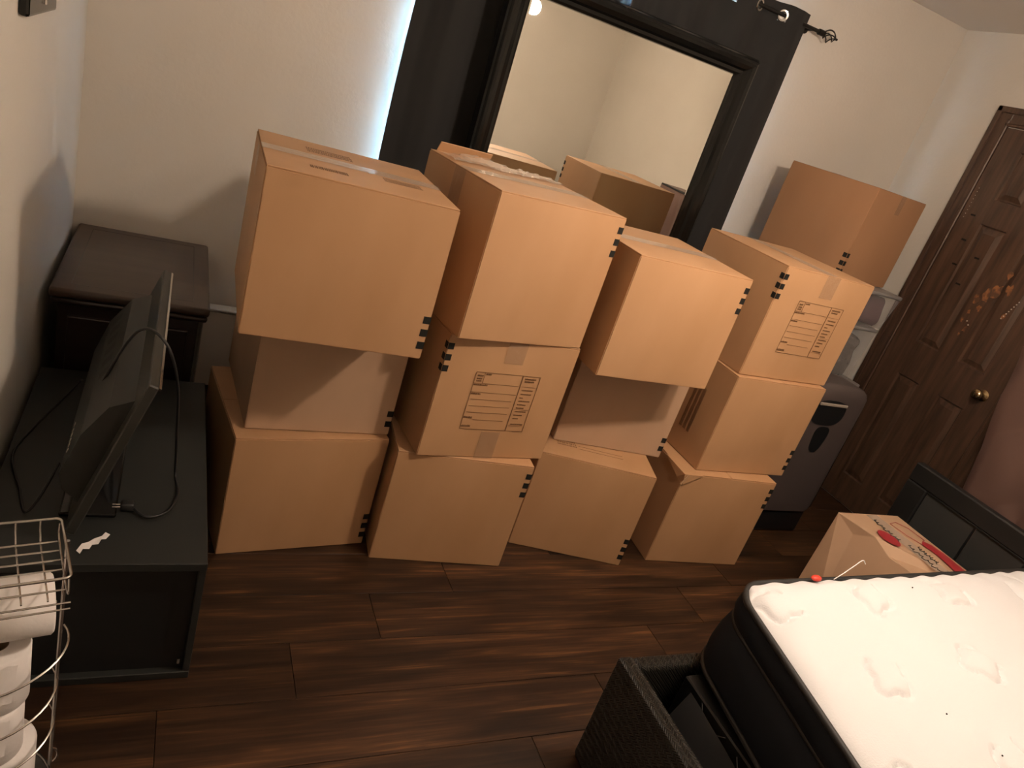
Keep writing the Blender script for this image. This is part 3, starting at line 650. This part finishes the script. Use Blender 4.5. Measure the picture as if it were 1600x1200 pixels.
for xx in (PX, -PX): stp('base_loop', lambda bm, xx=xx: tube(bm, smooth_path([(xx, PY, .06), (xx+.010, PY, .05), (xx+.012, PY, .03), (xx+.004, PY, .018), (xx, PY, .03)], 5), .0026, 8))
stp('holder_bar', lambda bm: tube(bm, [(-PX, .0, .470), (PX-.012, .0, .470)], .0035, 8))
stp('base_plate', lambda bm: lathe(bm, [(.0, .002), (.100, .002), (.100, .006), (.0, .006)], 28))
def roll(label, loc, r, hgt, horiz=False, seed=0, tuck=False):
    t = thing('toilet_roll', label, 'toilet roll', loc, 0, 'white toilet rolls on the wire stand')
    bm = bmesh.new(); n = 40; prof = [(.020, 0), (r-.004, 0), (r, .004), (r, hgt-.004), (r-.004, hgt), (.020, hgt), (.020, 0)]; rings = []
    for (rr, z) in prof:
        rings.append([])
        for k in range(n):
            a = 2*PI*k/n; q = rr*(1+(.03*mnoise.noise(Vector((math.cos(a)*1.5, math.sin(a)*1.5, seed+z*6))) if rr > .03 else 0)); rings[-1].append(bm.verts.new((q*math.cos(a), q*math.sin(a), z)))
    for A, B in zip(rings, rings[1:]):
        for k in range(n): bm.faces.new((A[k], A[(k+1) % n], B[(k+1) % n], B[k]))
    MM = Matrix.Identity(4)
    if horiz: MM = Matrix.Rotation(-PI/2, 4, 'Y'); 
    bmesh.ops.transform(bm, matrix=MM, verts=bm.verts); finish(bm, 'paper', MT['paper'], t, True)
    bm = bmesh.new(); lathe(bm, [(.0195, .001), (.0195, hgt-.001), (.0185, hgt-.001), (.0185, .001)], 20, MM); finish(bm, 'core', MT['core'], t, True)
    if not horiz:
        bm = bmesh.new(); N_ = 12; R_ = []
        for j in range(4): R_.append([bm.verts.new(((r+.003+.004*j*math.sin(i*.5))*math.cos(-1.9+.1*i), (r+.003+.003*j)*math.sin(-1.9+.1*i), hgt*.95-hgt*.22*j+.004*math.sin(i))) for i in range(N_)])
        for A, B in zip(R_, R_[1:]):
            for i in range(N_-1): bm.faces.new((A[i], A[i+1], B[i+1], B[i]))
        finish(bm, 'loose_sheet', MT['paper'], t, True)
    return t
r0 = roll('white toilet roll lying sideways on the bar under the wire basket', (*sw(.086, .0), .470), .055, .112, True, 1); r0.rotation_euler = (0, 0, SR)
zz = .0068
labs = ('lowest white toilet roll in the wire stand, at its base', 'middle upright toilet roll inside the wire stand', 'topmost upright toilet roll in the wire stand, just under the sideways one')
for i, l in enumerate(labs):
    roll(l, (*sw((.014, -.004, .004)[i], (.004, -.004, .0)[i]), zz), (.062, .056, .055)[i], .128, False, i+3); zz += .1295
# ---------------------------------------------------------------- bed and mattress
bed = thing('bed_frame', 'black herringbone faux leather bed frame with padded rails around the mattress', 'bed frame', (1.118, 1.063, 0))
def bp(name, m, dims, bev, seg=3, smooth=True):
    bm = bmesh.new(); box(bm, *dims, bev=bev, seg=seg); return rebase(finish(bm, name, m, bed, smooth), bed.location)
bp('side_rail', MT['leather'], (1.118, 1.166, -.72, 1.063, 0, .352), .012)
bp('end_rail', MT['leather'], (1.167, 2.90, 1.017, 1.063, 0, .348), .012)
bp('slat_base', MT['stand_dark'], (1.30, 2.88, -.62, 1.0, .20, .335), .004, 1, False)
bp('side_rail', MT['leather'], (2.905, 2.95, -.70, 1.063, 0, .352), .012)
for (a, b) in ((1.33, .85), (2.78, .85), (1.33, -.5), (2.78, -.5)): bp('leg', MT['stand_dark'], (a, a+.06, b, b+.06, 0, .20), .004, 1, False)

mt = thing('mattress', 'white quilted mattress with navy border lying askew on the black bed frame', 'mattress', (2.1, .3, .353))
MO = Vector((1.372, 1.048)); MU = Vector((1.0, .028)); MV = Vector((-.155, -1.0)); ML, MW = 1.60, 1.50; ZT = .612
def mpos(s, t, out=0.0):
    """s,t in metres along the head edge and down the side; returns rounded-corner outline position"""
    R = .085
    s_, t_ = s, t
    for (cs, ct, ds, dt) in ((R, R, -1, -1), (ML-R, R, 1, -1), (R, MW-R, -1, 1), (ML-R, MW-R, 1, 1)):
        a = (s-cs)*ds; b = (t-ct)*dt
        if a > 0 and b > 0:
            a /= R; b /= R; a2 = a*math.sqrt(1-b*b/2); b2 = b*math.sqrt(1-a*a/2); s_ = cs+ds*a2*R; t_ = ct+dt*b2*R
    return s_, t_
def mw(s_, t_): p = MO+MU*s_+MV*t_; return p.x, p.y
def quilt(s, t):
    p = .0; P_ = .36; Q_ = .24
    for di in (-1, 0, 1):
        for dj in (-1, 0, 1):
            gj = math.floor(t/Q_)+dj; gi = math.floor((s-(gj % 2)*P_/2)/P_)+di
            cs = (gi+.18)*P_+(gj % 2)*P_/2; ct = (gj+.38)*Q_; ds, dt = s-cs, t-ct
            an = .5*(1 if (gi+gj) % 2 else -1)+.3*gi; dx = ds*math.cos(an)-dt*math.sin(an); dy = (ds*math.sin(an)+dt*math.cos(an))*1.25
            r = math.hypot(dx, dy); th = math.atan2(dy, dx); R_ = .062*(1+.16*math.cos(4*th+gi))
            if r < .14 and (th % (2*PI)) < 5.0: p -= .0095*math.exp(-((r-R_)/.008)**2)
            p += .0075*math.exp(-(r/.055)**4)
    return p+.006*mnoise.noise(Vector((s*9, t*9, 1)))+.008*mnoise.noise(Vector((s*3, t*3, 5)))
bm = bmesh.new(); NS, NT = 300, 230; G = []
for j in range(NT+1):
    # finer sampling toward the visible corner
    t = MW*(j/NT)**1.15; row = []
    for i in range(NS+1):
        s = ML*(i/NS)**1.15; s_, t_ = mpos(s, t); d = min(s, t, ML-s, MW-t)
        edge = 1-math.exp(-d/.028); z = ZT-.026*(1-edge)+quilt(s, t)*min(1, d/.03)-.035*min(1, t/1.2)
        z += .004*math.sin(s*60)*math.exp(-t/.02)
        x_, y_ = mw(s_, t_); row.append(bm.verts.new((x_, y_, z)))
    G.append(row)
for j in range(NT):
    for i in range(NS): bm.faces.new((G[j][i], G[j+1][i], G[j+1][i+1], G[j][i+1]))
rebase(finish(bm, 'quilted_top', MT['mattress'], mt, True), mt.location)
def outline(out):
    pts = []
    R = .085
    for (cs, ct, a0) in ((R, R, 180), (ML-R, R, 270), (ML-R, MW-R, 0), (R, MW-R, 90)):
        for i in range(9):
            a = math.radians(a0+90*i/8); pts.append((cs+(R+out)*math.cos(a), ct+(R+out)*math.sin(a)))
    full = []
    for i in range(len(pts)):
        a, b = pts[i], pts[(i+1) % len(pts)]; L = math.hypot(a[0]-b[0], a[1]-b[1]); k = max(1, int(L/.05))
        for q in range(k): full.append((a[0]+(b[0]-a[0])*q/k, a[1]+(b[1]-a[1])*q/k))
    return full
def ztop(t): return -.035*min(1, max(t, 0)/1.2)
def band(name, m, prof):
    bm = bmesh.new(); rings = []
    for (out, z) in prof:
        o = outline(out); rings.append([bm.verts.new((*mw(s, t), z+ztop(t)*(z-.353)/.26+.0015*math.sin(s*31+t*27))) for s, t in o])
    n = min(len(r) for r in rings)
    for A, B in zip(rings, rings[1:]):
        for k_ in range(n): bm.faces.new((A[k_], A[(k_+1) % n], B[(k_+1) % n], B[k_]))
    bmesh.ops.recalc_face_normals(bm, faces=bm.faces); return rebase(finish(bm, name, m, mt, True), mt.location)
_ol = outline
def outline_fixed(out, base=_ol(0.0)):
    # offset the same vertex set so every ring has equal counts
    cx, cy = ML/2, MW/2; res = []; n = len(base)
    for i, (s, t) in enumerate(base):
        a, b = base[i-1], base[(i+1) % n]; tx, ty = b[0]-a[0], b[1]-a[1]; L = math.hypot(tx, ty) or 1
        nx, ny = ty/L, -tx/L
        if nx*(s-cx)+ny*(t-cy) < 0: nx, ny = -nx, -ny
        res.append((s+nx*out, t+ny*out))
    return res
outline = outline_fixed
band('pillow_top_border', MT['navy'], [(.002, ZT-.030), (.012, ZT-.045), (.016, ZT-.070), (.010, ZT-.092), (.000, ZT-.098)])
band('side_border', MT['navy'], [(.000, ZT-.098), (.014, ZT-.108), (.026, ZT-.15), (.032, ZT-.20), (.030, .385), (.022, .362), (.000, .356)])
def pipe(out, z, r):
    bm = bmesh.new(); tube(bm, [(*mw(s, t), z+ztop(t)*(z-.353)/.26) for s, t in outline(out)], r, 8, closed=True); rebase(finish(bm, 'piping', MT['piping'], mt, True), mt.location)
pipe(.004, ZT-.027, .0085); pipe(.006, ZT-.098, .006); pipe(.026, .362, .007)
bm = bmesh.new(); box(bm, MO.x+.12, MO.x+1.48, -.40, .98, .354, ZT-.09); rebase(finish(bm, 'core', MT['navy'], mt), mt.location)
bm = bmesh.new()
for (s, t) in ((.33, .44), (.39, .55), (.30, .62), (.62, .07)): bmesh.ops.create_icosphere(bm, subdivisions=1, radius=.0022, matrix=Matrix.Translation((*mw(s, t), ZT+quilt(s, t)-.035*min(1, t/1.2)+.001)))
rebase(finish(bm, 'speck', MT['ink'], mt), mt.location)

# quilted black pad stuffed between rail and mattress
bm = bmesh.new(); N1, N2 = 26, 40; G = []
for j in range(N2+1):
    row = []
    for i in range(N1+1):
        u = i/N1; v_ = j/N2; yy = .955-.62*v_; xx = 1.190+.100*u-.145*(.955-yy)*.55*u
        zz = .10+.225*u**.75+.010*mnoise.noise(Vector((xx*14, yy*9, 3)))-.05*max(0, .12-v_)*8*(1-u)
        row.append(bm.verts.new((xx, yy, zz)))
    G.append(row)
for j in range(N2):
    for i in range(N1): bm.faces.new((G[j][i], G[j][i+1], G[j+1][i+1], G[j+1][i]))
ex = bmesh.ops.duplicate(bm, geom=bm.verts[:]+bm.edges[:]+bm.faces[:])
for v_ in ex['geom']:
    if isinstance(v_, bmesh.types.BMVert): v_.co.z -= .02; v_.co.x += .006
pad = thing('quilted_pad', 'black quilted pad stuffed between bed rail and navy mattress side', 'pad', (1.25, .65, .08))
rebase(finish(bm, 'pad_cover', MT['pad'], pad, True), pad.location)
bm = bmesh.new()
def gpt(i, j): q = i; return (1.205+.105*i-.145*(.62*j)*.55*i, .955-.62*j, .10+.225*i**.75+.012)
for c in (.05, .3, .55, .8):
    tube(bm, smooth_path([gpt(.08+.04*math.sin(c*9), c), gpt(.35, c+.10), gpt(.62, c+.06), gpt(.95, c+.17)], 5), .0013, 5)
    tube(bm, smooth_path([gpt(.10, c+.16), gpt(.4, c+.06), gpt(.7, c+.09), gpt(.95, c)], 5), .0013, 5)
rebase(finish(bm, 'stitching', MT['pad_line'], pad, True), pad.location)
bm = bmesh.new(); box(bm, 1.186, 1.206, .84, .905, .17, .245, bev=.006, seg=2); rebase(finish(bm, 'white_tag', MT['paper'], pad, True), pad.location)
# small red cap and white thread on the far edge of the mattress
x_, y_ = mw(.17, .03)
bm = bmesh.new(); bmesh.ops.create_uvsphere(bm, u_segments=16, v_segments=8, radius=.012, matrix=Matrix.Translation((1.645, 1.045, ZT-.004)) @ Matrix.Diagonal((1.5, .9, .6, 1)))
tag(finish(bm, 'plastic_fragment', MT['red'], None, True), 'tiny red plastic piece on the far edge of the white mattress', 'plastic piece')
bm = bmesh.new(); tube(bm, smooth_path([(1.70, 1.035, ZT+.0), (1.75, 1.05, ZT+.008), (1.79, 1.06, ZT+.022), (1.83, 1.07, ZT+.035), (1.85, 1.07, ZT+.022)], 5), .0013, 6)
tag(finish(bm, 'thread', MT['paper'], None, True), 'thin white thread curling up from the far mattress edge', 'thread')

# ---------------------------------------------------------------- right side: crumpled box, board, satin mattress, appliance, bins
wb = thing('cardboard_box', 'pale crumpled box with red and black logo between mattress and dark board', 'box', (2.68, 1.40, 0), 0, None)
bm = bmesh.new()
V3 = lambda *a: bm.verts.new(a)
A, B, C_, D_ = V3(2.513, 1.657, .40), V3(2.862, 1.645, .402), V3(2.856, 1.14, .40), V3(2.60, 1.14, .385)
M1, N1_, K1 = V3(2.545, 1.575, .352), V3(2.568, 1.425, .368), V3(2.562, 1.50, .398)
a0, b0, c0_, d0 = V3(2.50, 1.66, 0), V3(2.86, 1.65, 0), V3(2.85, 1.14, 0), V3(2.55, 1.14, 0); m0 = V3(2.50, 1.52, 0)
for f_ in ((A, K1, B), (K1, N1_, C_, B), (N1_, D_, C_), (A, M1, K1), (M1, N1_, K1), (A, a0, m0, M1), (M1, m0, d0, D_, N1_), (B, C_, c0_, b0), (A, B, b0, a0), (C_, D_, d0, c0_), (a0, b0, c0_, d0, m0)): bm.faces.new(f_)
bmesh.ops.recalc_face_normals(bm, faces=bm.faces); bmesh.ops.bevel(bm, geom=bm.edges[:], offset=.002, segments=1, affect='EDGES')
rebase(finish(bm, 'box_body', MT['card_pale'], wb), wb.location)
def onlid(a, b):   # a: 0 (left) .. 1 (right) across, b: metres from the far edge toward the camera
    return Vector((2.565+.285*a, 1.64-b, .4022))
def lidpoly(name, m, pts, dz=.0):
    bm = bmesh.new(); bm.faces.new([bm.verts.new(onlid(a, b)+Vector((0, 0, .001+dz))) for a, b in pts]); bmesh.ops.recalc_face_normals(bm, faces=bm.faces)
    if bm.faces[:][0].normal.z < 0: bmesh.ops.reverse_faces(bm, faces=bm.faces)
    return rebase(finish(bm, name, m, wb), wb.location)
lidpoly('packing_tape', MT['tape'], [(.33, -.002), (.56, -.002), (.62, .50), (.36, .50)])
lidpoly('printed_logo', MT['ink_red'], [(.20+.13*math.cos(t)-.0, .150+.050*math.sin(t)) for t in [2*PI*i/20 for i in range(20)]], .001)
lidpoly('printed_logo', MT['ink_red'], [(.74, .185), (.86, .165), (.94, .19), (.97, .24), (.95, .36), (.72, .34), (.78, .25)], .001)
bm = bmesh.new(); pts = [(.62, .055), (.78, .045), (.90, .085), (.92, .16), (.86, .165), (.74, .185), (.66, .13)]
tube(bm, [onlid(a, b)+Vector((0, 0, .0015)) for a, b in pts], .0012, 5, closed=True); rebase(finish(bm, 'printed_outline', MT['ink_red'], wb), wb.location)
bm = bmesh.new(); rnd = random.Random(8)
for (aa, b0_, b1_) in ((.36, .03, .17), (.42, .19, .36), (.58, .20, .30)):
    pts = []; n = 26
    for i in range(n+1): pts.append(onlid(aa+.035*math.sin(i*1.9)+.02*math.sin(i*.9), b0_+(b1_-b0_)*i/n+.004*math.cos(i*1.9))+Vector((0, 0, .002)))
    tube(bm, pts, .0016, 5)
rebase(finish(bm, 'script_print', MT['ink'], wb), wb.location)

bd = thing('dark_board', 'black framed slate board standing on edge behind the pale logo box', 'board', (3.0, 1.3, 0))
def bdp(name, m, dims, bev=.002): return rebase(bx(name, m, dims, bd, bev=bev), bd.location)
byA, byB, bz = 1.115, 1.765, .605
bdp('frame_rail', MT['stand_dark'], (2.985, 3.03, byA, byB, bz-.085, bz), .006)
bdp('frame_rail', MT['stand_dark'], (2.985, 3.03, byA, byB, .0, .07), .006)
bdp('frame_stile', MT['stand_dark'], (2.985, 3.03, byB-.10, byB, .07, bz-.085), .006)
bdp('frame_stile', MT['stand_dark'], (2.985, 3.03, byA, byA+.10, .07, bz-.085), .006)
bdp('panel', MT['panel_grey'], (3.0, 3.02, 1.435, byB-.10, .07, bz-.085), .001); bdp('panel', MT['panel_grey'], (3.0, 3.02, byA+.10, 1.425, .07, bz-.085), .001)
bdp('frame_bead', MT['stand_dark'], (2.990, 3.0, byA+.10, byB-.10, bz-.093, bz-.085), .002)
sl = bx('wood_slat', MT['cherry_top'], (2.93, 2.965, 1.13, 1.60, 0, .36), None, bev=.003); tag(sl, 'narrow brown board on edge between the logo box and dark framed board', 'board')

sm = thing('satin_cushion', 'brown satin covered cushion block standing upright against the right wall', 'cushion', (3.3, 1.4, 0))
bm = bmesh.new(); NX, NZ = 70, 80; G = []
for j in range(NZ+1):
    row = []; zz = .0+1.19*j/NZ
    for i in range(NX+1):
        u = i/NX; yl = 1.60+.17*(j/NZ)**1.2*1.0; yy = yl-(yl-1.02)*u
        v_ = j/NZ; q = u*4.2-v_*3.1+.7*mnoise.noise(Vector((u*2.2, v_*2.4, 0)))
        fold = .016*(abs(math.sin(q*2.1))**.7)*(.35+.9*abs(mnoise.noise(Vector((u*2.5, v_*2.2, 4)))))*2+.010*mnoise.noise(Vector((u*8+v_*5, v_*3, 2)))
        e = min(u, 1-u, 1-j/NZ)*14; ed = .018*(1-min(1, e))**2
        row.append(bm.verts.new((3.205-fold+ed, yy, zz)))
    G.append(row)
for j in range(NZ):
    for i in range(NX): bm.faces.new((G[j][i], G[j][i+1], G[j+1][i+1], G[j+1][i]))
bord = [G[j][0] for j in range(NZ+1)]+[G[NZ][i] for i in range(1, NX+1)]+[G[j][NX] for j in range(NZ-1, -1, -1)]
back = [bm.verts.new((3.40, v_.co.y, v_.co.z)) for v_ in bord]
for i in range(len(bord)-1): bm.faces.new((bord[i], bord[i+1], back[i+1], back[i]))
bm.faces.new(back[::-1]); bmesh.ops.recalc_face_normals(bm, faces=bm.faces)
rebase(finish(bm, 'satin_cover', MT['satin'], sm, True), sm.location)
bm = bmesh.new(); box(bm, 3.19, 3.40, 1.48, 1.755, 1.185, 1.212, bev=.012, seg=3); rebase(finish(bm, 'white_top_band', MT['paper'], sm, True), sm.location)
bm = bmesh.new(); tube(bm, [(3.21, 1.74, 1.186), (3.20, 1.04, 1.186)], .007, 8); rebase(finish(bm, 'piping', MT['piping'], sm, True), sm.location)

# taupe appliance with handle recess
ap = thing('portable_appliance', 'tall taupe grey plastic appliance with handle slot and black base', 'appliance', (2.70, 2.14, 0))
ax0, ax1, ay0, ay1 = 2.50, 2.905, 2.045, 2.235
bm = bmesh.new()
sec = []
W_ = ax1-ax0
def rsec(x0, x1, y0, y1, z, r, k=5): return [bm.verts.new(p) for p in rrect(x0, x1, y0, y1, z, r, k)]
lv = [(.125, .02, .0), (.135, .004, .0), (.16, 0, 0), (.55, 0, 0), (.70, 0, 0), (.735, .004, .0), (.757, .014, .006), (.772, .034, .016), (.782, .07, .03), (.785, .12, .06)]
rings = [rsec(ax0+dx, ax1-dx, ay0+dy*.6, ay1-dy, z, .035) for z, dx, dy in lv]
for A_, B_ in zip(rings, rings[1:]):
    n = len(A_)
    for k_ in range(n): bm.faces.new((A_[k_], A_[(k_+1) % n], B_[(k_+1) % n], B_[k_]))
bm.faces.new(rings[0][::-1]); bm.faces.new(rings[-1])
rebase(finish(bm, 'body', MT['appliance'], ap, True), ap.location)
bm = bmesh.new(); box(bm, ax0+.012, ax1-.018, ay0+.010, ay1-.01, .0, .128, bev=.012, seg=3); rebase(finish(bm, 'base', MT['appl_black'], ap, True), ap.location)
def disc(name, cx, cz, rx, rz, m, y, pw=2.0, taper=0., thick=.004, parent=ap):
    bm = bmesh.new(); pts = []
    for i in range(36):
        a = 2*PI*i/36; c, s = math.cos(a), math.sin(a); zz_ = math.copysign(abs(s)**(2/pw), s); xx_ = math.copysign(abs(c)**(2/pw), c)
        pts.append((cx+rx*xx_*(1+taper*zz_), cz+rz*zz_))
    f0 = [bm.verts.new((x_, y, z_)) for x_, z_ in pts]; f1 = [bm.verts.new((x_, y+thick+.004, z_)) for x_, z_ in pts]; bm.faces.new(f0)
    for i in range(36): bm.faces.new((f0[i], f1[i], f1[(i+1) % 36], f0[(i+1) % 36]))
    bmesh.ops.recalc_face_normals(bm, faces=bm.faces); return rebase(finish(bm, name, m, parent), ap.location)
disc('handle_recess', 2.683, .655, .098, .062, MT['appl_black'], ay0-.0035, 2.6)
rebase(bx('handle_bar', MT['lidp0'], (2.60, 2.772, ay0-.010, ay0-.002, .690, .704), ap, bev=.003), ap.location)
disc('grip_pad', 2.703, .520, .040, .066, MT['appl_black'], ay0-.0035, 3.0, .22)
bm = bmesh.new(); tube(bm, [(ax1-.012, ay0+.004, .15), (ax1-.006, ay0+.012, .66)], .0025, 6); rebase(finish(bm, 'edge_trim', MT['chrome'], ap, True), ap.location)

# clear bins below the cornerwise box
def bin_(label, x0, x1, y0, y1, z0, z1, inner, lidm=None):
    t = thing('plastic_bin', label, 'storage bin', ((x0+x1)/2, (y0+y1)/2, z0), 0, 'clear plastic bins stacked by the door')
    bm = bmesh.new(); g = .02; e = .004
    bt = [bm.verts.new((x, y, z0)) for x, y in ((x0+g, y0+g), (x1-g, y0+g), (x1-g, y1-g), (x0+g, y1-g))]; tp_ = [bm.verts.new((x, y, z1-.018)) for x, y in ((x0+.004, y0+.004), (x1-.004, y0+.004), (x1-.004, y1-.004), (x0+.004, y1-.004))]
    bm.faces.new(bt[::-1])
    for i in range(4): bm.faces.new((bt[i], bt[(i+1) % 4], tp_[(i+1) % 4], tp_[i]))
    rebase(finish(bm, 'bin_body', MT['bin'], t), t.location)
    bm = bmesh.new(); box(bm, x0, x1, y0, y1, z1-.018, z1-.001, bev=.005, seg=2); rebase(finish(bm, 'lid', MT['white'] if lidm is None else lidm, t, True), t.location)
    bm = bmesh.new(); box(bm, x0+.03, x1-.03, y0+.03, y1-.03, z0+.004, z0+(z1-z0)*.8, bev=.03, seg=4)
    bmesh.ops.subdivide_edges(bm, edges=bm.edges[:], cuts=3, use_grid_fill=True)
    for v_ in bm.verts: v_.co += Vector((mnoise.noise(v_.co*11), mnoise.noise(v_.co*11+X*7), mnoise.noise(v_.co*11+Y*7)))*.02
    for v_ in bm.verts: v_.co.z = max(v_.co.z, z0+.003)
    rebase(finish(bm, 'contents', inner, t, True), t.location)
MT['lidp'] = mat('frosted_lid', (0.20, 0.19, 0.19), 0.3)
bin_('clear plastic bin at the bottom, hidden low behind the appliance', 2.62, 3.12, 2.29, 2.80, 0, .36, MT['bag'], MT['lidp'])
bin_('clear plastic bin, second from the floor behind the appliance', 2.62, 3.12, 2.29, 2.80, .361, .72, MT['bag'], MT['lidp'])
bin_('clear plastic bin full of crumpled clear bags, just above the appliance', 2.62, 3.075, 2.31, 2.80, .721, 1.0, MT['bag'], MT['lidp'])
bin_('clear plastic bin with mauve fabric inside, directly under the cornerwise box', 2.62, 3.12, 2.31, 2.80, 1.001, 1.176, MT['mauve'], MT['lidp'])

# pale heater cover low on the back wall behind the stacks
ht = thing('baseboard_heater', 'pale baseboard heater low on the back wall beside the nightstand', 'heater', (.5, 2.97, .0))
rebase(bx('heater_cover', MT['baseboard'], (.165, .90, 2.935, 2.984, .02, .36), ht, bev=.005), ht.location)
rebase(bx('heater_cap', MT['baseboard'], (.160, .905, 2.928, 2.985, .361, .372), ht, bev=.003), ht.location)
for a in (.18, .85): rebase(bx('heater_foot', MT['baseboard'], (a, a+.03, 2.94, 2.98, 0, .02), ht), ht.location)

# ---------------------------------------------------------------- hanging lamp above the bed (seen only in the mirror)
LX, LY, LZ = 1.74, .99, 2.02
lp = thing('pendant_lamp', 'lit two globe pendant lamp above the bed, glimpsed in the mirror corner', 'lamp', (LX, LY, ZC))
bm = bmesh.new(); lathe(bm, [(0, 0), (.07, 0), (.065, -.02), (.02, -.035), (0, -.035)], 24, Matrix.Translation((LX, LY, ZC))); rebase(finish(bm, 'canopy', MT['white'], lp, True), lp.location)
bm = bmesh.new(); tube(bm, [(LX, LY, ZC-.03), (LX, LY, LZ+.06)], .007, 8); rebase(finish(bm, 'stem', MT['chrome'], lp, True), lp.location)
for gx, gy, gz, gr, gm in ((1.60, .97, 1.985, .050, 'globe_bright'), (1.86, 1.0, 1.97, .045, 'globe')):
    bm = bmesh.new(); tube(bm, smooth_path([(LX, LY, LZ+.07), ((LX+gx)/2, (LY+gy)/2, LZ+.09), (gx, gy, gz+.09), (gx, gy, gz+gr)], 6), .005, 8); rebase(finish(bm, 'arm', MT['chrome'], lp, True), lp.location)
    bm = bmesh.new(); bmesh.ops.create_uvsphere(bm, u_segments=24, v_segments=14, radius=gr, matrix=Matrix.Translation((gx, gy, gz))); rebase(finish(bm, 'globe', MT[gm], lp, True), lp.location)
